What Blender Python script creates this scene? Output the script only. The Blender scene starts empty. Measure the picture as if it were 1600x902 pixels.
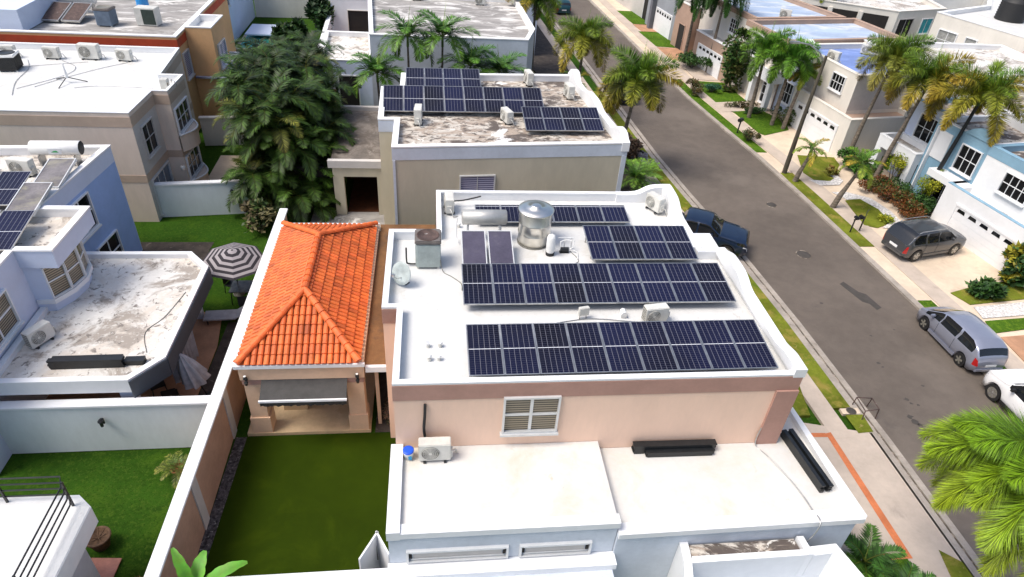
import bpy, bmesh, math, random
from math import sin, cos, pi, radians, sqrt, hypot, atan2
from mathutils import Vector, Matrix

S = bpy.context.scene
COL = S.collection
# ------------------------------------------------------------------ camera
CAM_H = 19.0
pitch, roll, yaw = 0.630995, -0.0775352, 0.144386
fwd = Vector((sin(yaw)*cos(pitch), cos(yaw)*cos(pitch), -sin(pitch)))
rgt = Vector((cos(yaw), -sin(yaw), 0)); dwn = fwd.cross(rgt)
r2 = cos(roll)*rgt + sin(roll)*dwn
d2 = -sin(roll)*rgt + cos(roll)*dwn
cam_d = bpy.data.cameras.new('camera'); cam = bpy.data.objects.new('camera', cam_d)
COL.objects.link(cam); S.camera = cam
cam_d.sensor_width = 36; cam_d.lens = 1038.53/1600*36
cam_d.clip_start = .1; cam_d.clip_end = 1500
mw = Matrix.Identity(4)
for i in range(3):
    mw[i][0] = r2[i]; mw[i][1] = -d2[i]; mw[i][2] = -fwd[i]
mw[2][3] = CAM_H
cam.matrix_world = mw
# ------------------------------------------------------------------ world, sun
SUN_EL, SUN_AZ = radians(60), radians(-104)        # azimuth from +Y, clockwise
W = bpy.data.worlds.new("World"); S.world = W; W.use_nodes = True
nt = W.node_tree; nt.nodes.clear()
sky = nt.nodes.new('ShaderNodeTexSky'); sky.sky_type = 'NISHITA'; sky.sun_disc = False
sky.sun_elevation = SUN_EL; sky.sun_rotation = SUN_AZ % (2*pi)
sky.dust_density = 4.0; sky.air_density = 1.0; sky.ozone_density = 1.0
bg = nt.nodes.new('ShaderNodeBackground'); bg.inputs[1].default_value = .15
wo = nt.nodes.new('ShaderNodeOutputWorld')
nt.links.new(sky.outputs[0], bg.inputs[0]); nt.links.new(bg.outputs[0], wo.inputs[0])
sd = bpy.data.lights.new('sun', 'SUN'); sd.energy = 2.1; sd.angle = radians(26); sd.color = (1, .955, .88)
so = bpy.data.objects.new('sun', sd); COL.objects.link(so)
sdir = Vector((sin(SUN_AZ)*cos(SUN_EL), cos(SUN_AZ)*cos(SUN_EL), sin(SUN_EL)))
so.rotation_euler = sdir.to_track_quat('Z', 'Y').to_euler(); so.location = (0, 0, 60)
S.view_settings.view_transform = 'Standard'; S.view_settings.look = 'None'
S.view_settings.exposure = .40; S.view_settings.gamma = 1; S.view_settings.use_curve_mapping = False
S.render.engine = 'CYCLES'
S.cycles.max_bounces = 6; S.cycles.diffuse_bounces = 3; S.cycles.glossy_bounces = 3
S.cycles.caustics_reflective = False; S.cycles.caustics_refractive = False
rnd = random.Random(7)

# ------------------------------------------------------------------ materials
def hexc(h):
    v = [int(h[i:i+2], 16)/255 for i in (0, 2, 4)]
    return tuple(c/12.92 if c <= .04045 else ((c+.055)/1.055)**2.4 for c in v)
MC = {}
def mat(name, col, rough=.7, var=.08, vs=1.5, bump=0, bs=20, metal=0, stains=(), coat=0, spec=.5,
        coord='pos', rndv=0, attr=False, stretch=(1, 1, 1), sub=0, wet=None):
    """procedural surface: base colour, two scales of noise variation, stains of own colour, bump"""
    if name in MC: return MC[name]
    m = bpy.data.materials.new(name); m.use_nodes = True; N = m.node_tree.nodes; L = m.node_tree.links
    b = N['Principled BSDF']
    b.inputs['Roughness'].default_value = rough; b.inputs['Metallic'].default_value = metal
    b.inputs['Coat Weight'].default_value = coat; b.inputs['Specular IOR Level'].default_value = spec
    if sub: b.inputs['Subsurface Weight'].default_value = 0
    if coord == 'pos':
        g = N.new('ShaderNodeNewGeometry'); src = g.outputs['Position']
    else:
        g = N.new('ShaderNodeTexCoord'); src = g.outputs['Object']
    mp = N.new('ShaderNodeMapping'); mp.inputs['Scale'].default_value = stretch
    L.new(src, mp.inputs[0]); src = mp.outputs[0]
    def noise(scale, det=6, rg=.6, dist=0):
        n = N.new('ShaderNodeTexNoise'); n.inputs['Scale'].default_value = scale
        n.inputs['Detail'].default_value = det; n.inputs['Roughness'].default_value = rg
        n.inputs['Distortion'].default_value = dist
        L.new(src, n.inputs[0]); return n.outputs[0]
    def mix(fac, a, c, mode='MIX'):
        x = N.new('ShaderNodeMix'); x.data_type = 'RGBA'; x.blend_type = mode
        if isinstance(fac, float): x.inputs[0].default_value = fac
        else: L.new(fac, x.inputs[0])
        for s, q in ((6, a), (7, c)):
            if isinstance(q, tuple): x.inputs[s].default_value = (*q, 1)
            else: L.new(q, x.inputs[s])
        return x.outputs[2]
    def ramp(o, lo, hi):
        r = N.new('ShaderNodeMapRange'); r.inputs[1].default_value = lo; r.inputs[2].default_value = hi
        r.interpolation_type = 'SMOOTHSTEP'
        L.new(o, r.inputs[0]); return r.outputs[0]
    c = tuple(col)
    if attr:
        a = N.new('ShaderNodeAttribute'); a.attribute_name = 'Col'; c = mix(1.0, c, a.outputs[0], 'MULTIPLY')
    if var:
        k = 1-var*2.2; kk = 1+var*.6
        f = ramp(noise(vs), .3, .7)
        c = mix(f, mix(1.0, c, (k, k, k), 'MULTIPLY'), mix(1.0, c, (kk, kk, kk), 'MULTIPLY'))
        f2 = ramp(noise(vs*9, 3), .35, .65)
        k = 1-var*.9
        c = mix(f2, c, mix(1.0, c, (k, k, k), 'MULTIPLY'))
    for st in stains:
        scol, sc, lo, hi = st[:4]
        f = ramp(noise(sc, 8, .68, st[4] if len(st) > 4 else .4), lo, hi)
        c = mix(f, c, tuple(scol))
    if rndv:
        oi = N.new('ShaderNodeObjectInfo')
        r = N.new('ShaderNodeMapRange'); r.inputs[3].default_value = 1-rndv; r.inputs[4].default_value = 1+rndv
        L.new(oi.outputs['Random'], r.inputs[0]); c = mix(1.0, c, r.outputs[0], 'MULTIPLY')
    if isinstance(c, tuple): b.inputs['Base Color'].default_value = (*c, 1)
    else: L.new(c, b.inputs['Base Color'])
    if bump:
        bn = N.new('ShaderNodeBump'); bn.inputs['Strength'].default_value = bump; bn.inputs['Distance'].default_value = .02
        L.new(noise(bs, 5), bn.inputs['Height']); L.new(bn.outputs[0], b.inputs['Normal'])
    MC[name] = m
    if 'lawn' in name or 'turf' in name: b.inputs['Specular IOR Level'].default_value = .08
    return m

WHITE = (.80, .80, .79)
m_white = mat('white_paint', (.80, .81, .82), .6, .03, .5, .15, 12)
m_cap = mat('white_coping', (.84, .84, .84), .6, .03, 1.2, .1, 14)
m_roofw = mat('white_roof_coating', (.68, .68, .665), .55, .035, .6, .25, 9,
              stains=[((.54, .52, .47), .6, .50, .74), ((.40, .38, .34), 2.0, .60, .78), ((.33, .31, .28), 5, .66, .80)])
m_garroof = mat('worn_white_roof', (.68, .67, .64), .6, .04, .7, .3, 9,
              stains=[((.60, .56, .47), .55, .48, .72), ((.50, .44, .33), 1.4, .62, .80), ((.33, .30, .25), 4, .68, .80)])
m_dirtyroof = mat('stained_white_roof', (.72, .70, .66), .75, .06, .8, .4, 9,
              stains=[((.60, .54, .47), .4, .46, .60, .3), ((.33, .29, .25), .5, .50, .60, .6), ((.20, .175, .155), 3.6, .55, .64, .6), ((.72, .70, .66), 6, .58, .66, .3)])
m_moldroof = mat('mouldy_roof', (.62, .57, .50), .85, .08, 1, .5, 10,
              stains=[((.38, .31, .25), 1.5, .46, .56, 1.0), ((.10, .08, .07), 1.0, .50, .58, .9), ((.12, .10, .085), 4.5, .52, .60, .6), ((.70, .67, .62), 2.2, .60, .66, .5), ((.75, .74, .72), .33, .60, .63, .4)], stretch=(.6, 1, 1))
m_greyroof = mat('weathered_grey_roof', (.36, .34, .32), .85, .15, 1, .5, 10,
              stains=[((.62, .60, .57), .6, .50, .60, 1.5), ((.12, .11, .10), .8, .58, .70, 1.2)], stretch=(.5, 1.3, 1))
m_patroof = mat('dark_lichen_roof', (.22, .19, .165), .9, .2, 1, .6, 10, stains=[((.11, .09, .075), .9, .46, .6, 1), ((.42, .38, .33), 1.6, .62, .72, .6)])
m_brownroof = mat('brown_bitumen_roof', (.20, .095, .035), .9, .15, .7, .5, 12,
              stains=[((.10, .055, .03), .8, .5, .65), ((.28, .19, .11), 1.6, .62, .75)])
m_blueroof = mat('blue_roof_coating', (.20, .29, .60), .6, .1, .5, .2, 8,
              stains=[((.34, .43, .70), .5, .54, .68, .8), ((.13, .19, .44), .8, .6, .7, 1)], stretch=(.5, 1.5, 1))
m_paleblueroof = mat('pale_blue_roof_coating', (.42, .52, .68), .6, .1, .5, .2, 8,
              stains=[((.60, .63, .66), .4, .50, .64, .8), ((.25, .25, .27), 1.1, .64, .76, 1)], stretch=(.5, 1.5, 1))
m_peach = mat('peach_stucco', (.88, .62, .475), .8, .025, .9, .25, 40, stains=[((.82, .59, .44), .9, .58, .9)], stretch=(1, 1, .3))
m_gpeach = mat('gazebo_peach_stucco', (.76, .52, .35), .8, .05, .8, .25, 40)
m_mauve = mat('mauve_brown_band', (.46, .265, .21), .8, .05, 1, .2, 40)
m_tan = mat('tan_stucco', (.72, .60, .50), .8, .05, .5, .25, 40, stretch=(1, 1, .3))
m_tanband = mat('tan_band_stucco', (.50, .38, .29), .8, .05, .5, .25, 40)
m_beige = mat('beige_stucco', (.56, .51, .39), .85, .05, .5, .3, 30, stains=[((.48, .44, .34), .6, .60, .85)], stretch=(1, 1, .3))
m_bluewhite = mat('pale_blue_white_stucco', (.60, .67, .82), .75, .03, .5, .2, 30, stains=[((.50, .58, .74), .7, .62, .9)])
m_blueshade = mat('blue_shaded_stucco', (.33, .47, .78), .75, .04, .5, .2, 30)  # blue of a wall side in shade, put into the colour
m_greywhite = mat('grey_white_wall', (.60, .65, .72), .75, .05, .7, .2, 30, stains=[((.50, .54, .60), .8, .55, .8), ((.74, .76, .80), .7, .62, .8)])
m_fencewhite = mat('greenish_white_wall', (.74, .79, .80), .75, .04, .5, .2, 30, stains=[((.48, .54, .52), .6, .62, .9)], stretch=(1, 1, .4))
m_fencebrown = mat('brown_fence_stucco', (.50, .31, .21), .85, .08, .8, .3, 30, stains=[((.38, .23, .16), .9, .6, .8)])
m_cream = mat('cream_stucco', (.74, .70, .63), .8, .04, .5, .2, 30, stretch=(1, 1, .3))
m_creamshade = mat('grey_cream_and_shaded_stucco', (.56, .53, .50), .8, .05, .5, .2, 30)  # grey-cream parts, and the shade painted on some side walls
m_brownst = mat('brown_stucco', (.42, .29, .22), .85, .06, .5, .2, 30)
m_greyst = mat('dark_grey_stucco', (.15, .155, .18), .8, .06, .5, .2, 30)
m_lgreyst = mat('mid_grey_stucco', (.30, .32, .35), .8, .06, .5, .2, 30)
m_skyblue = mat('sky_blue_stucco', (.22, .38, .50), .75, .05, .6, .2, 30)
m_orangest = mat('orange_stucco', (.72, .42, .20), .8, .06, .5, .2, 30, stains=[((.6, .33, .16), .8, .6, .8)])
m_red = mat('red_band_paint', (.50, .065, .02), .7, .08, .8, .1, 30)
m_slate = mat('dark_slate_fascia', (.045, .06, .08), .55, .1, .7, .1, 30)
m_tile = mat('orange_clay_tile', (.80, .17, .035), .55, .12, 2.2, .2, 25, attr=True)
m_asphalt = mat('asphalt', (.135, .110, .090), .9, .10, .22, .6, 60,
              stains=[((.165, .137, .113), .13, .46, .70, .1), ((.085, .072, .062), .4, .60, .80, .2), ((.17, .155, .14), 1.3, .68, .8)])
m_tar = mat('dark_asphalt_patch', (.065, .057, .05), .85, .1, 2, .4, 50)
m_conc = mat('pavement_concrete', (.54, .45, .37), .85, .07, .5, .35, 40,
              stains=[((.36, .30, .25), .6, .56, .76), ((.55, .49, .43), .9, .62, .8), ((.26, .22, .18), 2.4, .70, .84)])
m_concw = mat('warm_driveway_concrete', (.70, .57, .43), .85, .07, .5, .3, 40,
              stains=[((.48, .36, .27), .7, .56, .76), ((.36, .27, .2), 2.2, .68, .84)])
m_kerb = mat('kerb_concrete', (.40, .35, .30), .9, .12, .9, .4, 40, stains=[((.20, .17, .14), 1.3, .58, .72)])
m_gutter = mat('gutter_grime', (.14, .11, .085), .95, .2, 1.5, .4, 30, stains=[((.32, .27, .22), 2.5, .5, .6)])
m_grass = mat('lawn_grass', (.075, .16, .012), .95, .16, .6, .9, 45,
              stains=[((.045, .105, .01), .8, .5, .7), ((.17, .21, .03), .9, .60, .78), ((.11, .19, .015), 6, .5, .6), ((.03, .07, .006), 22, .52, .62)])
m_grassy = mat('dry_lawn_grass', (.17, .20, .022), .95, .16, .7, .9, 45,
              stains=[((.27, .22, .05), .9, .52, .68), ((.10, .16, .015), 1.2, .56, .7), ((.30, .24, .09), 5, .6, .7)])
m_grassd = mat('deep_green_lawn', (.032, .088, .007), .95, .14, .45, .9, 45,
              stains=[((.055, .115, .008), .7, .5, .72), ((.02, .055, .005), 1.4, .52, .68), ((.12, .13, .025), 1.1, .64, .80), ((.05, .10, .01), 9, .5, .62), ((.015, .042, .004), 24, .52, .62)])
m_turf = mat('artificial_turf', (.024, .044, .0012), .95, .07, .35, .5, 80, stains=[((.031, .052, .0015), .5, .5, .7)])
m_orangeborder = mat('terracotta_border', (.62, .19, .07), .8, .1, 1.5, .3, 30)
m_soil = mat('dark_soil', (.07, .055, .045), .95, .2, 2, .8, 20, stains=[((.16, .13, .11), 3, .58, .68)])
m_gravel = mat('dark_gravel', (.11, .10, .10), .95, .4, 9, .9, 30, stains=[((.33, .31, .29), 11, .58, .64)])
m_wgravel = mat('white_pebbles', (.78, .75, .72), .9, .2, 9, .9, 30, stains=[((.38, .35, .33), 10, .60, .66)])
m_terra = mat('terracotta_tile_paving', (.48, .26, .15), .8, .1, 1.3, .2, 30)
m_beigetile = mat('beige_stone_paving', (.62, .46, .28), .6, .08, 1.2, .15, 20, stains=[((.50, .35, .20), 1.1, .56, .7)])
m_glass = mat('dark_window_glass', (.006, .007, .009), .12, 0, 1, spec=.35)
m_carglass = mat('tinted_car_glass', (.010, .012, .015), .04, 0, 1, spec=.7)
m_glassb = mat('bluish_window_glass', (.10, .14, .20), .12, 0, 1, spec=.9)
m_black = mat('black_rubber', (.015, .015, .016), .6, .1, 4)
m_blackm = mat('black_metal_and_shaded_trunk', (.014, .016, .018), .4, .15, 6)  # black metal, and one palm trunk coloured as if in shade
m_dark = mat('dark_interior', (.02, .017, .015), .9, .1, 1)
m_silver = mat('galvanised_metal', (.55, .55, .54), .35, .1, 3, metal=.85)
m_inox = mat('polished_stainless_steel', (.86, .83, .76), .3, .05, 3, metal=1)
m_alu = mat('white_aluminium_frame', (.70, .71, .71), .4, .03, 3, metal=.3)
m_acw = mat('off_white_appliance_enamel', (.66, .65, .60), .45, .06, 3, rndv=.08)
m_acg = mat('fan_grille_grey', (.20, .19, .16), .5, .1, 6)
m_acdark = mat('grey_green_ac_fins', (.50, .56, .53), .5, .08, 3)
m_collector = mat('solar_collector_glass', (.085, .075, .11), .18, .1, 1.2, spec=.6, stains=[((.13, .12, .14), 1.4, .5, .8)])
m_rust = mat('rusty_brown_metal', (.11, .07, .06), .8, .2, 5, .3, 20, stains=[((.45, .43, .40), 3, .62, .68)])
m_wood = mat('palm_trunk_bark', (.22, .18, .14), .9, .25, 3, .6, 14, coord='pos', stretch=(1, 1, 4))
m_pole = mat('weathered_pole_wood', (.10, .085, .06), .9, .2, 2, .4, 20, stretch=(1, 1, .3))
m_leaf = mat('palm_leaflets', (1, 1, 1), .55, .08, 2, attr=True, spec=.35)
m_clay = mat('terracotta_clay', (.42, .15, .06), .8, .12, 3, .2, 20)
m_pot = mat('brown_wicker_pot', (.16, .09, .05), .85, .2, 8, .4, 40)
m_blue = mat('blue_plastic', (.015, .10, .72), .35, .03, 3)
m_wplastic = mat('white_plastic', (.80, .80, .78), .35, .03, 3)
m_teal = mat('teal_pool_water', (.02, .42, .38), .15, .1, .5)
m_rock = mat('grey_boulder', (.30, .29, .31), .9, .3, 3, .8, 8)
m_fabric = mat('grey_folded_fabric', (.42, .42, .45), .85, .1, 4, .3, 30)
m_awn = mat('charcoal_awning_fabric', (.060, .058, .056), .8, .1, 3, .2, 60)
m_bam = mat('brown_wooden_door', (.10, .035, .015), .5, .2, 3)
m_stripewood = mat('light_timber', (.55, .38, .20), .8, .1, 4)

def checked(name, fn):
    m = bpy.data.materials.new(name); m.use_nodes = True
    fn(m.node_tree, m.node_tree.nodes['Principled BSDF']); MC[name] = m; return m
def _m(N, L, op, a, b=None, c=None):
    n = N.new('ShaderNodeMath'); n.operation = op
    for i, q in enumerate((a, b, c)):
        if q is None: continue
        if isinstance(q, (int, float)): n.inputs[i].default_value = q
        else: L.new(q, n.inputs[i])
    return n.outputs[0]
def solar(t, b):
    N, L = t.nodes, t.links
    tc = N.new('ShaderNodeTexCoord'); sp = N.new('ShaderNodeSeparateXYZ'); L.new(tc.outputs['Object'], sp.inputs[0])
    x, y = sp.outputs[0], sp.outputs[1]
    def line(v, n, w):
        f = _m(N, L, 'FRACT', _m(N, L, 'MULTIPLY', v, n)); d = _m(N, L, 'ABSOLUTE', _m(N, L, 'SUBTRACT', f, .5))
        return _m(N, L, 'GREATER_THAN', d, .5-w)
    l1 = line(_m(N, L, 'DIVIDE', _m(N, L, 'SUBTRACT', x, .03), .94), 6, .045)
    l2 = line(_m(N, L, 'DIVIDE', _m(N, L, 'SUBTRACT', y, .03), 1.94), 24, .055)
    bus = line(_m(N, L, 'DIVIDE', _m(N, L, 'SUBTRACT', x, .03), .94), 60, .10)
    mid = _m(N, L, 'LESS_THAN', _m(N, L, 'ABSOLUTE', _m(N, L, 'SUBTRACT', y, 1.0)), .014)
    g = N.new('ShaderNodeNewGeometry'); no = N.new('ShaderNodeTexNoise'); no.inputs['Scale'].default_value = .35
    no.inputs['Detail'].default_value = 2; L.new(g.outputs['Position'], no.inputs[0])
    oi = N.new('ShaderNodeObjectInfo')
    f = _m(N, L, 'ADD', _m(N, L, 'MULTIPLY', no.outputs[0], 1.2), _m(N, L, 'MULTIPLY', oi.outputs['Random'], .5))
    mr = N.new('ShaderNodeMapRange'); mr.inputs[1].default_value = .5; mr.inputs[2].default_value = 1.15; L.new(f, mr.inputs[0])
    def mix(fac, a, c):
        q = N.new('ShaderNodeMix'); q.data_type = 'RGBA'; L.new(fac, q.inputs[0]) if not isinstance(fac, float) else None
        for s, v in ((6, a), (7, c)):
            if isinstance(v, tuple): q.inputs[s].default_value = (*v, 1)
            else: L.new(v, q.inputs[s])
        return q.outputs[2]
    c = mix(mr.outputs[0], (.003, .003, .007), (.006, .008, .036))
    c = mix(_m(N, L, 'MULTIPLY', bus, .10), c, (.10, .10, .16))
    c = mix(_m(N, L, 'MULTIPLY', l2, .30), c, (.16, .16, .21))
    c = mix(_m(N, L, 'MULTIPLY', l1, .50), c, (.26, .26, .30))
    c = mix(mid, c, (.55, .56, .60))
    L.new(c, b.inputs['Base Color']); b.inputs['Roughness'].default_value = .14
    b.inputs['Specular IOR Level'].default_value = .22
m_cells = checked('solar_cells', solar)
def blind(t, b):
    N, L = t.nodes, t.links
    g = N.new('ShaderNodeNewGeometry'); sp = N.new('ShaderNodeSeparateXYZ'); L.new(g.outputs['Position'], sp.inputs[0])
    f = _m(N, L, 'FRACT', _m(N, L, 'MULTIPLY', sp.outputs[2], 11)); s = _m(N, L, 'GREATER_THAN', f, .45)
    q = N.new('ShaderNodeMix'); q.data_type = 'RGBA'; L.new(s, q.inputs[0])
    q.inputs[6].default_value = (.06, .052, .04, 1); q.inputs[7].default_value = (.30, .25, .17, 1)
    L.new(q.outputs[2], b.inputs['Base Color']); b.inputs['Roughness'].default_value = .15
m_blind = checked('glass_over_blinds', blind)
def louv(t, b):
    N, L = t.nodes, t.links
    g = N.new('ShaderNodeNewGeometry'); sp = N.new('ShaderNodeSeparateXYZ'); L.new(g.outputs['Position'], sp.inputs[0])
    f = _m(N, L, 'FRACT', _m(N, L, 'MULTIPLY', sp.outputs[2], 9)); s = _m(N, L, 'GREATER_THAN', f, .5)
    q = N.new('ShaderNodeMix'); q.data_type = 'RGBA'; L.new(s, q.inputs[0])
    q.inputs[6].default_value = (.10, .10, .20, 1); q.inputs[7].default_value = (.50, .50, .62, 1)
    L.new(q.outputs[2], b.inputs['Base Color']); b.inputs['Roughness'].default_value = .3
m_louv = checked('jalousie_slats', louv)
def umb(t, b):
    N, L = t.nodes, t.links
    tc = N.new('ShaderNodeTexCoord'); sp = N.new('ShaderNodeSeparateXYZ'); L.new(tc.outputs['Object'], sp.inputs[0])
    # stripes follow the height on the sloping canopy
    f = _m(N, L, 'FRACT', _m(N, L, 'MULTIPLY', sp.outputs[2], 8.2)); s = _m(N, L, 'GREATER_THAN', f, .5)
    q = N.new('ShaderNodeMix'); q.data_type = 'RGBA'; L.new(s, q.inputs[0])
    q.inputs[6].default_value = (.028, .024, .03, 1); q.inputs[7].default_value = (.33, .30, .31, 1)
    L.new(q.outputs[2], b.inputs['Base Color']); b.inputs['Roughness'].default_value = .9
m_umb = checked('striped_canvas', umb)
def metalstripe(t, b):
    N, L = t.nodes, t.links
    g = N.new('ShaderNodeNewGeometry'); w = N.new('ShaderNodeTexNoise'); mp = N.new('ShaderNodeMapping')
    mp.inputs['Scale'].default_value = (.6, 6, 1); L.new(g.outputs[0], mp.inputs[0]); L.new(mp.outputs[0], w.inputs[0])
    w.inputs['Scale'].default_value = 1; w.inputs['Detail'].default_value = 6
    r = N.new('ShaderNodeValToRGB'); L.new(w.outputs[0], r.inputs[0])
    r.color_ramp.elements[0].position = .4; r.color_ramp.elements[0].color = (.14, .15, .26, 1)
    r.color_ramp.elements[1].position = .6; r.color_ramp.elements[1].color = (.55, .57, .66, 1)
    L.new(r.outputs[0], b.inputs['Base Color']); b.inputs['Roughness'].default_value = .6
m_corr = checked('corrugated_grey_blue_sheet', metalstripe)

# ------------------------------------------------------------------ mesh builder
class MB:
    def __init__(s, M=None):
        s.v = []; s.f = []; s.c = []; s.M = M or Matrix.Identity(4); s.col = None; s.sm = []
    def add(s, vs, fs, smooth=False):
        n = len(s.v)
        for p in vs: s.v.append(s.M @ Vector(p)); s.c.append(s.col)
        for f in fs: s.f.append(tuple(n+i for i in f)); s.sm.append(smooth)
        return s
    def box(s, x0, x1, y0, y1, z0, z1):
        return s.add([(x0, y0, z0), (x1, y0, z0), (x1, y1, z0), (x0, y1, z0), (x0, y0, z1), (x1, y0, z1), (x1, y1, z1), (x0, y1, z1)],
              [(3, 2, 1, 0), (4, 5, 6, 7), (0, 1, 5, 4), (1, 2, 6, 5), (2, 3, 7, 6), (3, 0, 4, 7)])
    def poly(s, pts, z=None):
        vs = [(p[0], p[1], z if z is not None else p[2]) for p in pts]
        return s.add(vs, [tuple(range(len(vs)))])
    def prism(s, pts, z0, z1):
        n = len(pts); vs = [(p[0], p[1], z0) for p in pts]+[(p[0], p[1], z1) for p in pts]
        fs = [tuple(range(n))[::-1], tuple(range(n, 2*n))]+[(i, (i+1) % n, n+(i+1) % n, n+i) for i in range(n)]
        return s.add(vs, fs)
    def cyl(s, p0, p1, r0, r1=None, n=12, cap=True, smooth=True):
        r1 = r0 if r1 is None else r1
        p0 = Vector(p0); p1 = Vector(p1); d = (p1-p0).normalized()
        a = d.orthogonal().normalized(); b = d.cross(a)
        vs = []
        for p, r in ((p0, r0), (p1, r1)):
            for i in range(n):
                t = 2*pi*i/n; vs.append(p+a*(r*cos(t))+b*(r*sin(t)))
        s.add(vs, [(i, (i+1) % n, n+(i+1) % n, n+i) for i in range(n)], smooth)
        if cap: s.add(vs[:n], [tuple(range(n))[::-1]]); s.add(vs[n:], [tuple(range(n))])
        return s
    def tube(s, pts, r, n=6):
        pts = [Vector(p) for p in pts]; R = r if isinstance(r, (list, tuple)) else [r]*len(pts)
        vs = []; a = None
        for k, p in enumerate(pts):
            d = (pts[min(k+1, len(pts)-1)]-pts[max(k-1, 0)]).normalized()
            a = d.orthogonal().normalized() if a is None else (a-d*a.dot(d)).normalized()
            b = d.cross(a)
            for i in range(n):
                t = 2*pi*i/n; vs.append(p+a*(R[k]*cos(t))+b*(R[k]*sin(t)))
        fs = [(k*n+i, k*n+(i+1) % n, (k+1)*n+(i+1) % n, (k+1)*n+i) for k in range(len(pts)-1) for i in range(n)]
        s.add(vs, fs, True); s.add(vs[:n], [tuple(range(n))[::-1]]); s.add(vs[-n:], [tuple(range(n))]); return s
    def lathe(s, prof, n=24, c=(0, 0, 0), smooth=True):
        vs = []
        for r, z in prof:
            for i in range(n):
                t = 2*pi*i/n; vs.append((c[0]+r*cos(t), c[1]+r*sin(t), c[2]+z))
        return s.add(vs, [(k*n+i, k*n+(i+1) % n, (k+1)*n+(i+1) % n, (k+1)*n+i) for k in range(len(prof)-1) for i in range(n)], smooth)
    def build(s, name, m, parent=None, world=False, bevel=0, label=None):
        if not s.v: return None
        me = bpy.data.meshes.new(name)
        vs = s.v; org = Vector((0, 0, 0))
        if parent is not None and world:
            I = inv_of(parent); vs = [I @ v for v in vs]
        elif parent is None and world:
            xs = [v.x for v in vs]; ys = [v.y for v in vs]; org = Vector(((min(xs)+max(xs))/2, (min(ys)+max(ys))/2, min(v.z for v in vs)))
            vs = [v-org for v in vs]
        me.from_pydata([tuple(v) for v in vs], [], s.f)
        me.polygons.foreach_set('use_smooth', s.sm)
        if any(c is not None for c in s.c):
            at = me.color_attributes.new('Col', 'FLOAT_COLOR', 'POINT')
            fl = []
            for c in s.c: fl += [*(c or (1, 1, 1)), 1]
            at.data.foreach_set('color', fl)
        me.materials.append(m); me.update()
        if bevel or True:
            bm = bmesh.new(); bm.from_mesh(me)
            if not s.col and len(s.f) < 6000:
                bmesh.ops.remove_doubles(bm, verts=bm.verts, dist=1e-5) if bevel else None
            if bevel:
                bmesh.ops.recalc_face_normals(bm, faces=bm.faces)
                ed = [e for e in bm.edges if len(e.link_faces) == 2 and e.calc_face_angle(0) > .6]
                bmesh.ops.bevel(bm, geom=ed, offset=bevel, segments=2, affect='EDGES', clamp_overlap=True)
                bm.to_mesh(me)
            bm.free()
        o = bpy.data.objects.new(name, me); COL.objects.link(o); o.location = org
        if parent is not None: o.parent = parent
        if label: o['label'] = label
        return o
def inv_of(o):
    return (Matrix.Translation(o.location) @ o.rotation_euler.to_matrix().to_4x4()).inverted() if o.parent is None else inv_of(o.parent)
def thing(name, label, cat, loc=(0, 0, 0), rz=0, group=None):
    o = bpy.data.objects.new(name, None); COL.objects.link(o); o.location = loc; o.rotation_euler = (0, 0, rz)
    o.empty_display_size = .2
    o['label'] = label; o['category'] = cat
    if group: o['group'] = group
    return o
def tag(o, label, cat, group=None):
    o['label'] = label; o['category'] = cat
    if group: o['group'] = group
    return o
def dup(root, loc, rz=None, label=None, group=None):
    r = root.copy(); COL.objects.link(r); r.location = loc
    if rz is not None: r.rotation_euler = (root.rotation_euler[0], root.rotation_euler[1], rz)
    if label: r['label'] = label
    if group: r['group'] = group
    for ch in list(root.children):
        c = ch.copy(); COL.objects.link(c); c.parent = r
        for g in list(ch.children):
            d = g.copy(); COL.objects.link(d); d.parent = c
    return r
def struct(name, mb, m, kind='structure'):
    o = mb.build(name, m, None, True); o['kind'] = kind; return o
def T(x, y, z=0, rz=0): return Matrix.Translation((x, y, z)) @ Matrix.Rotation(rz, 4, 'Z')
def inset(P, d):
    n = len(P); out = []
    for i in range(n):
        p0 = Vector(P[i-1][:2]); p1 = Vector(P[i][:2]); p2 = Vector(P[(i+1) % n][:2])
        a = (p1-p0).normalized(); b = (p2-p1).normalized()
        na = Vector((-a.y, a.x)); nb = Vector((-b.y, b.x))
        k = 1+na.dot(nb); o = p1+(na+nb)*(d/max(k, .3)); out.append((o.x, o.y))
    return out
def ring(mb, P, d0, d1, z0, z1):
    """closed band between two insets of a CCW polygon"""
    A = inset(P, d0) if d0 else [p[:2] for p in P]; B = inset(P, d1); n = len(A)
    vs = [(*p, z0) for p in A]+[(*p, z1) for p in A]+[(*p, z1) for p in B]+[(*p, z0) for p in B]
    fs = []
    for i in range(n):
        j = (i+1) % n
        fs += [(i, j, n+j, n+i), (n+i, n+j, 2*n+j, 2*n+i), (2*n+i, 2*n+j, 3*n+j, 3*n+i), (3*n+i, 3*n+j, j, i)]
    return mb.add(vs, fs)
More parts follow.
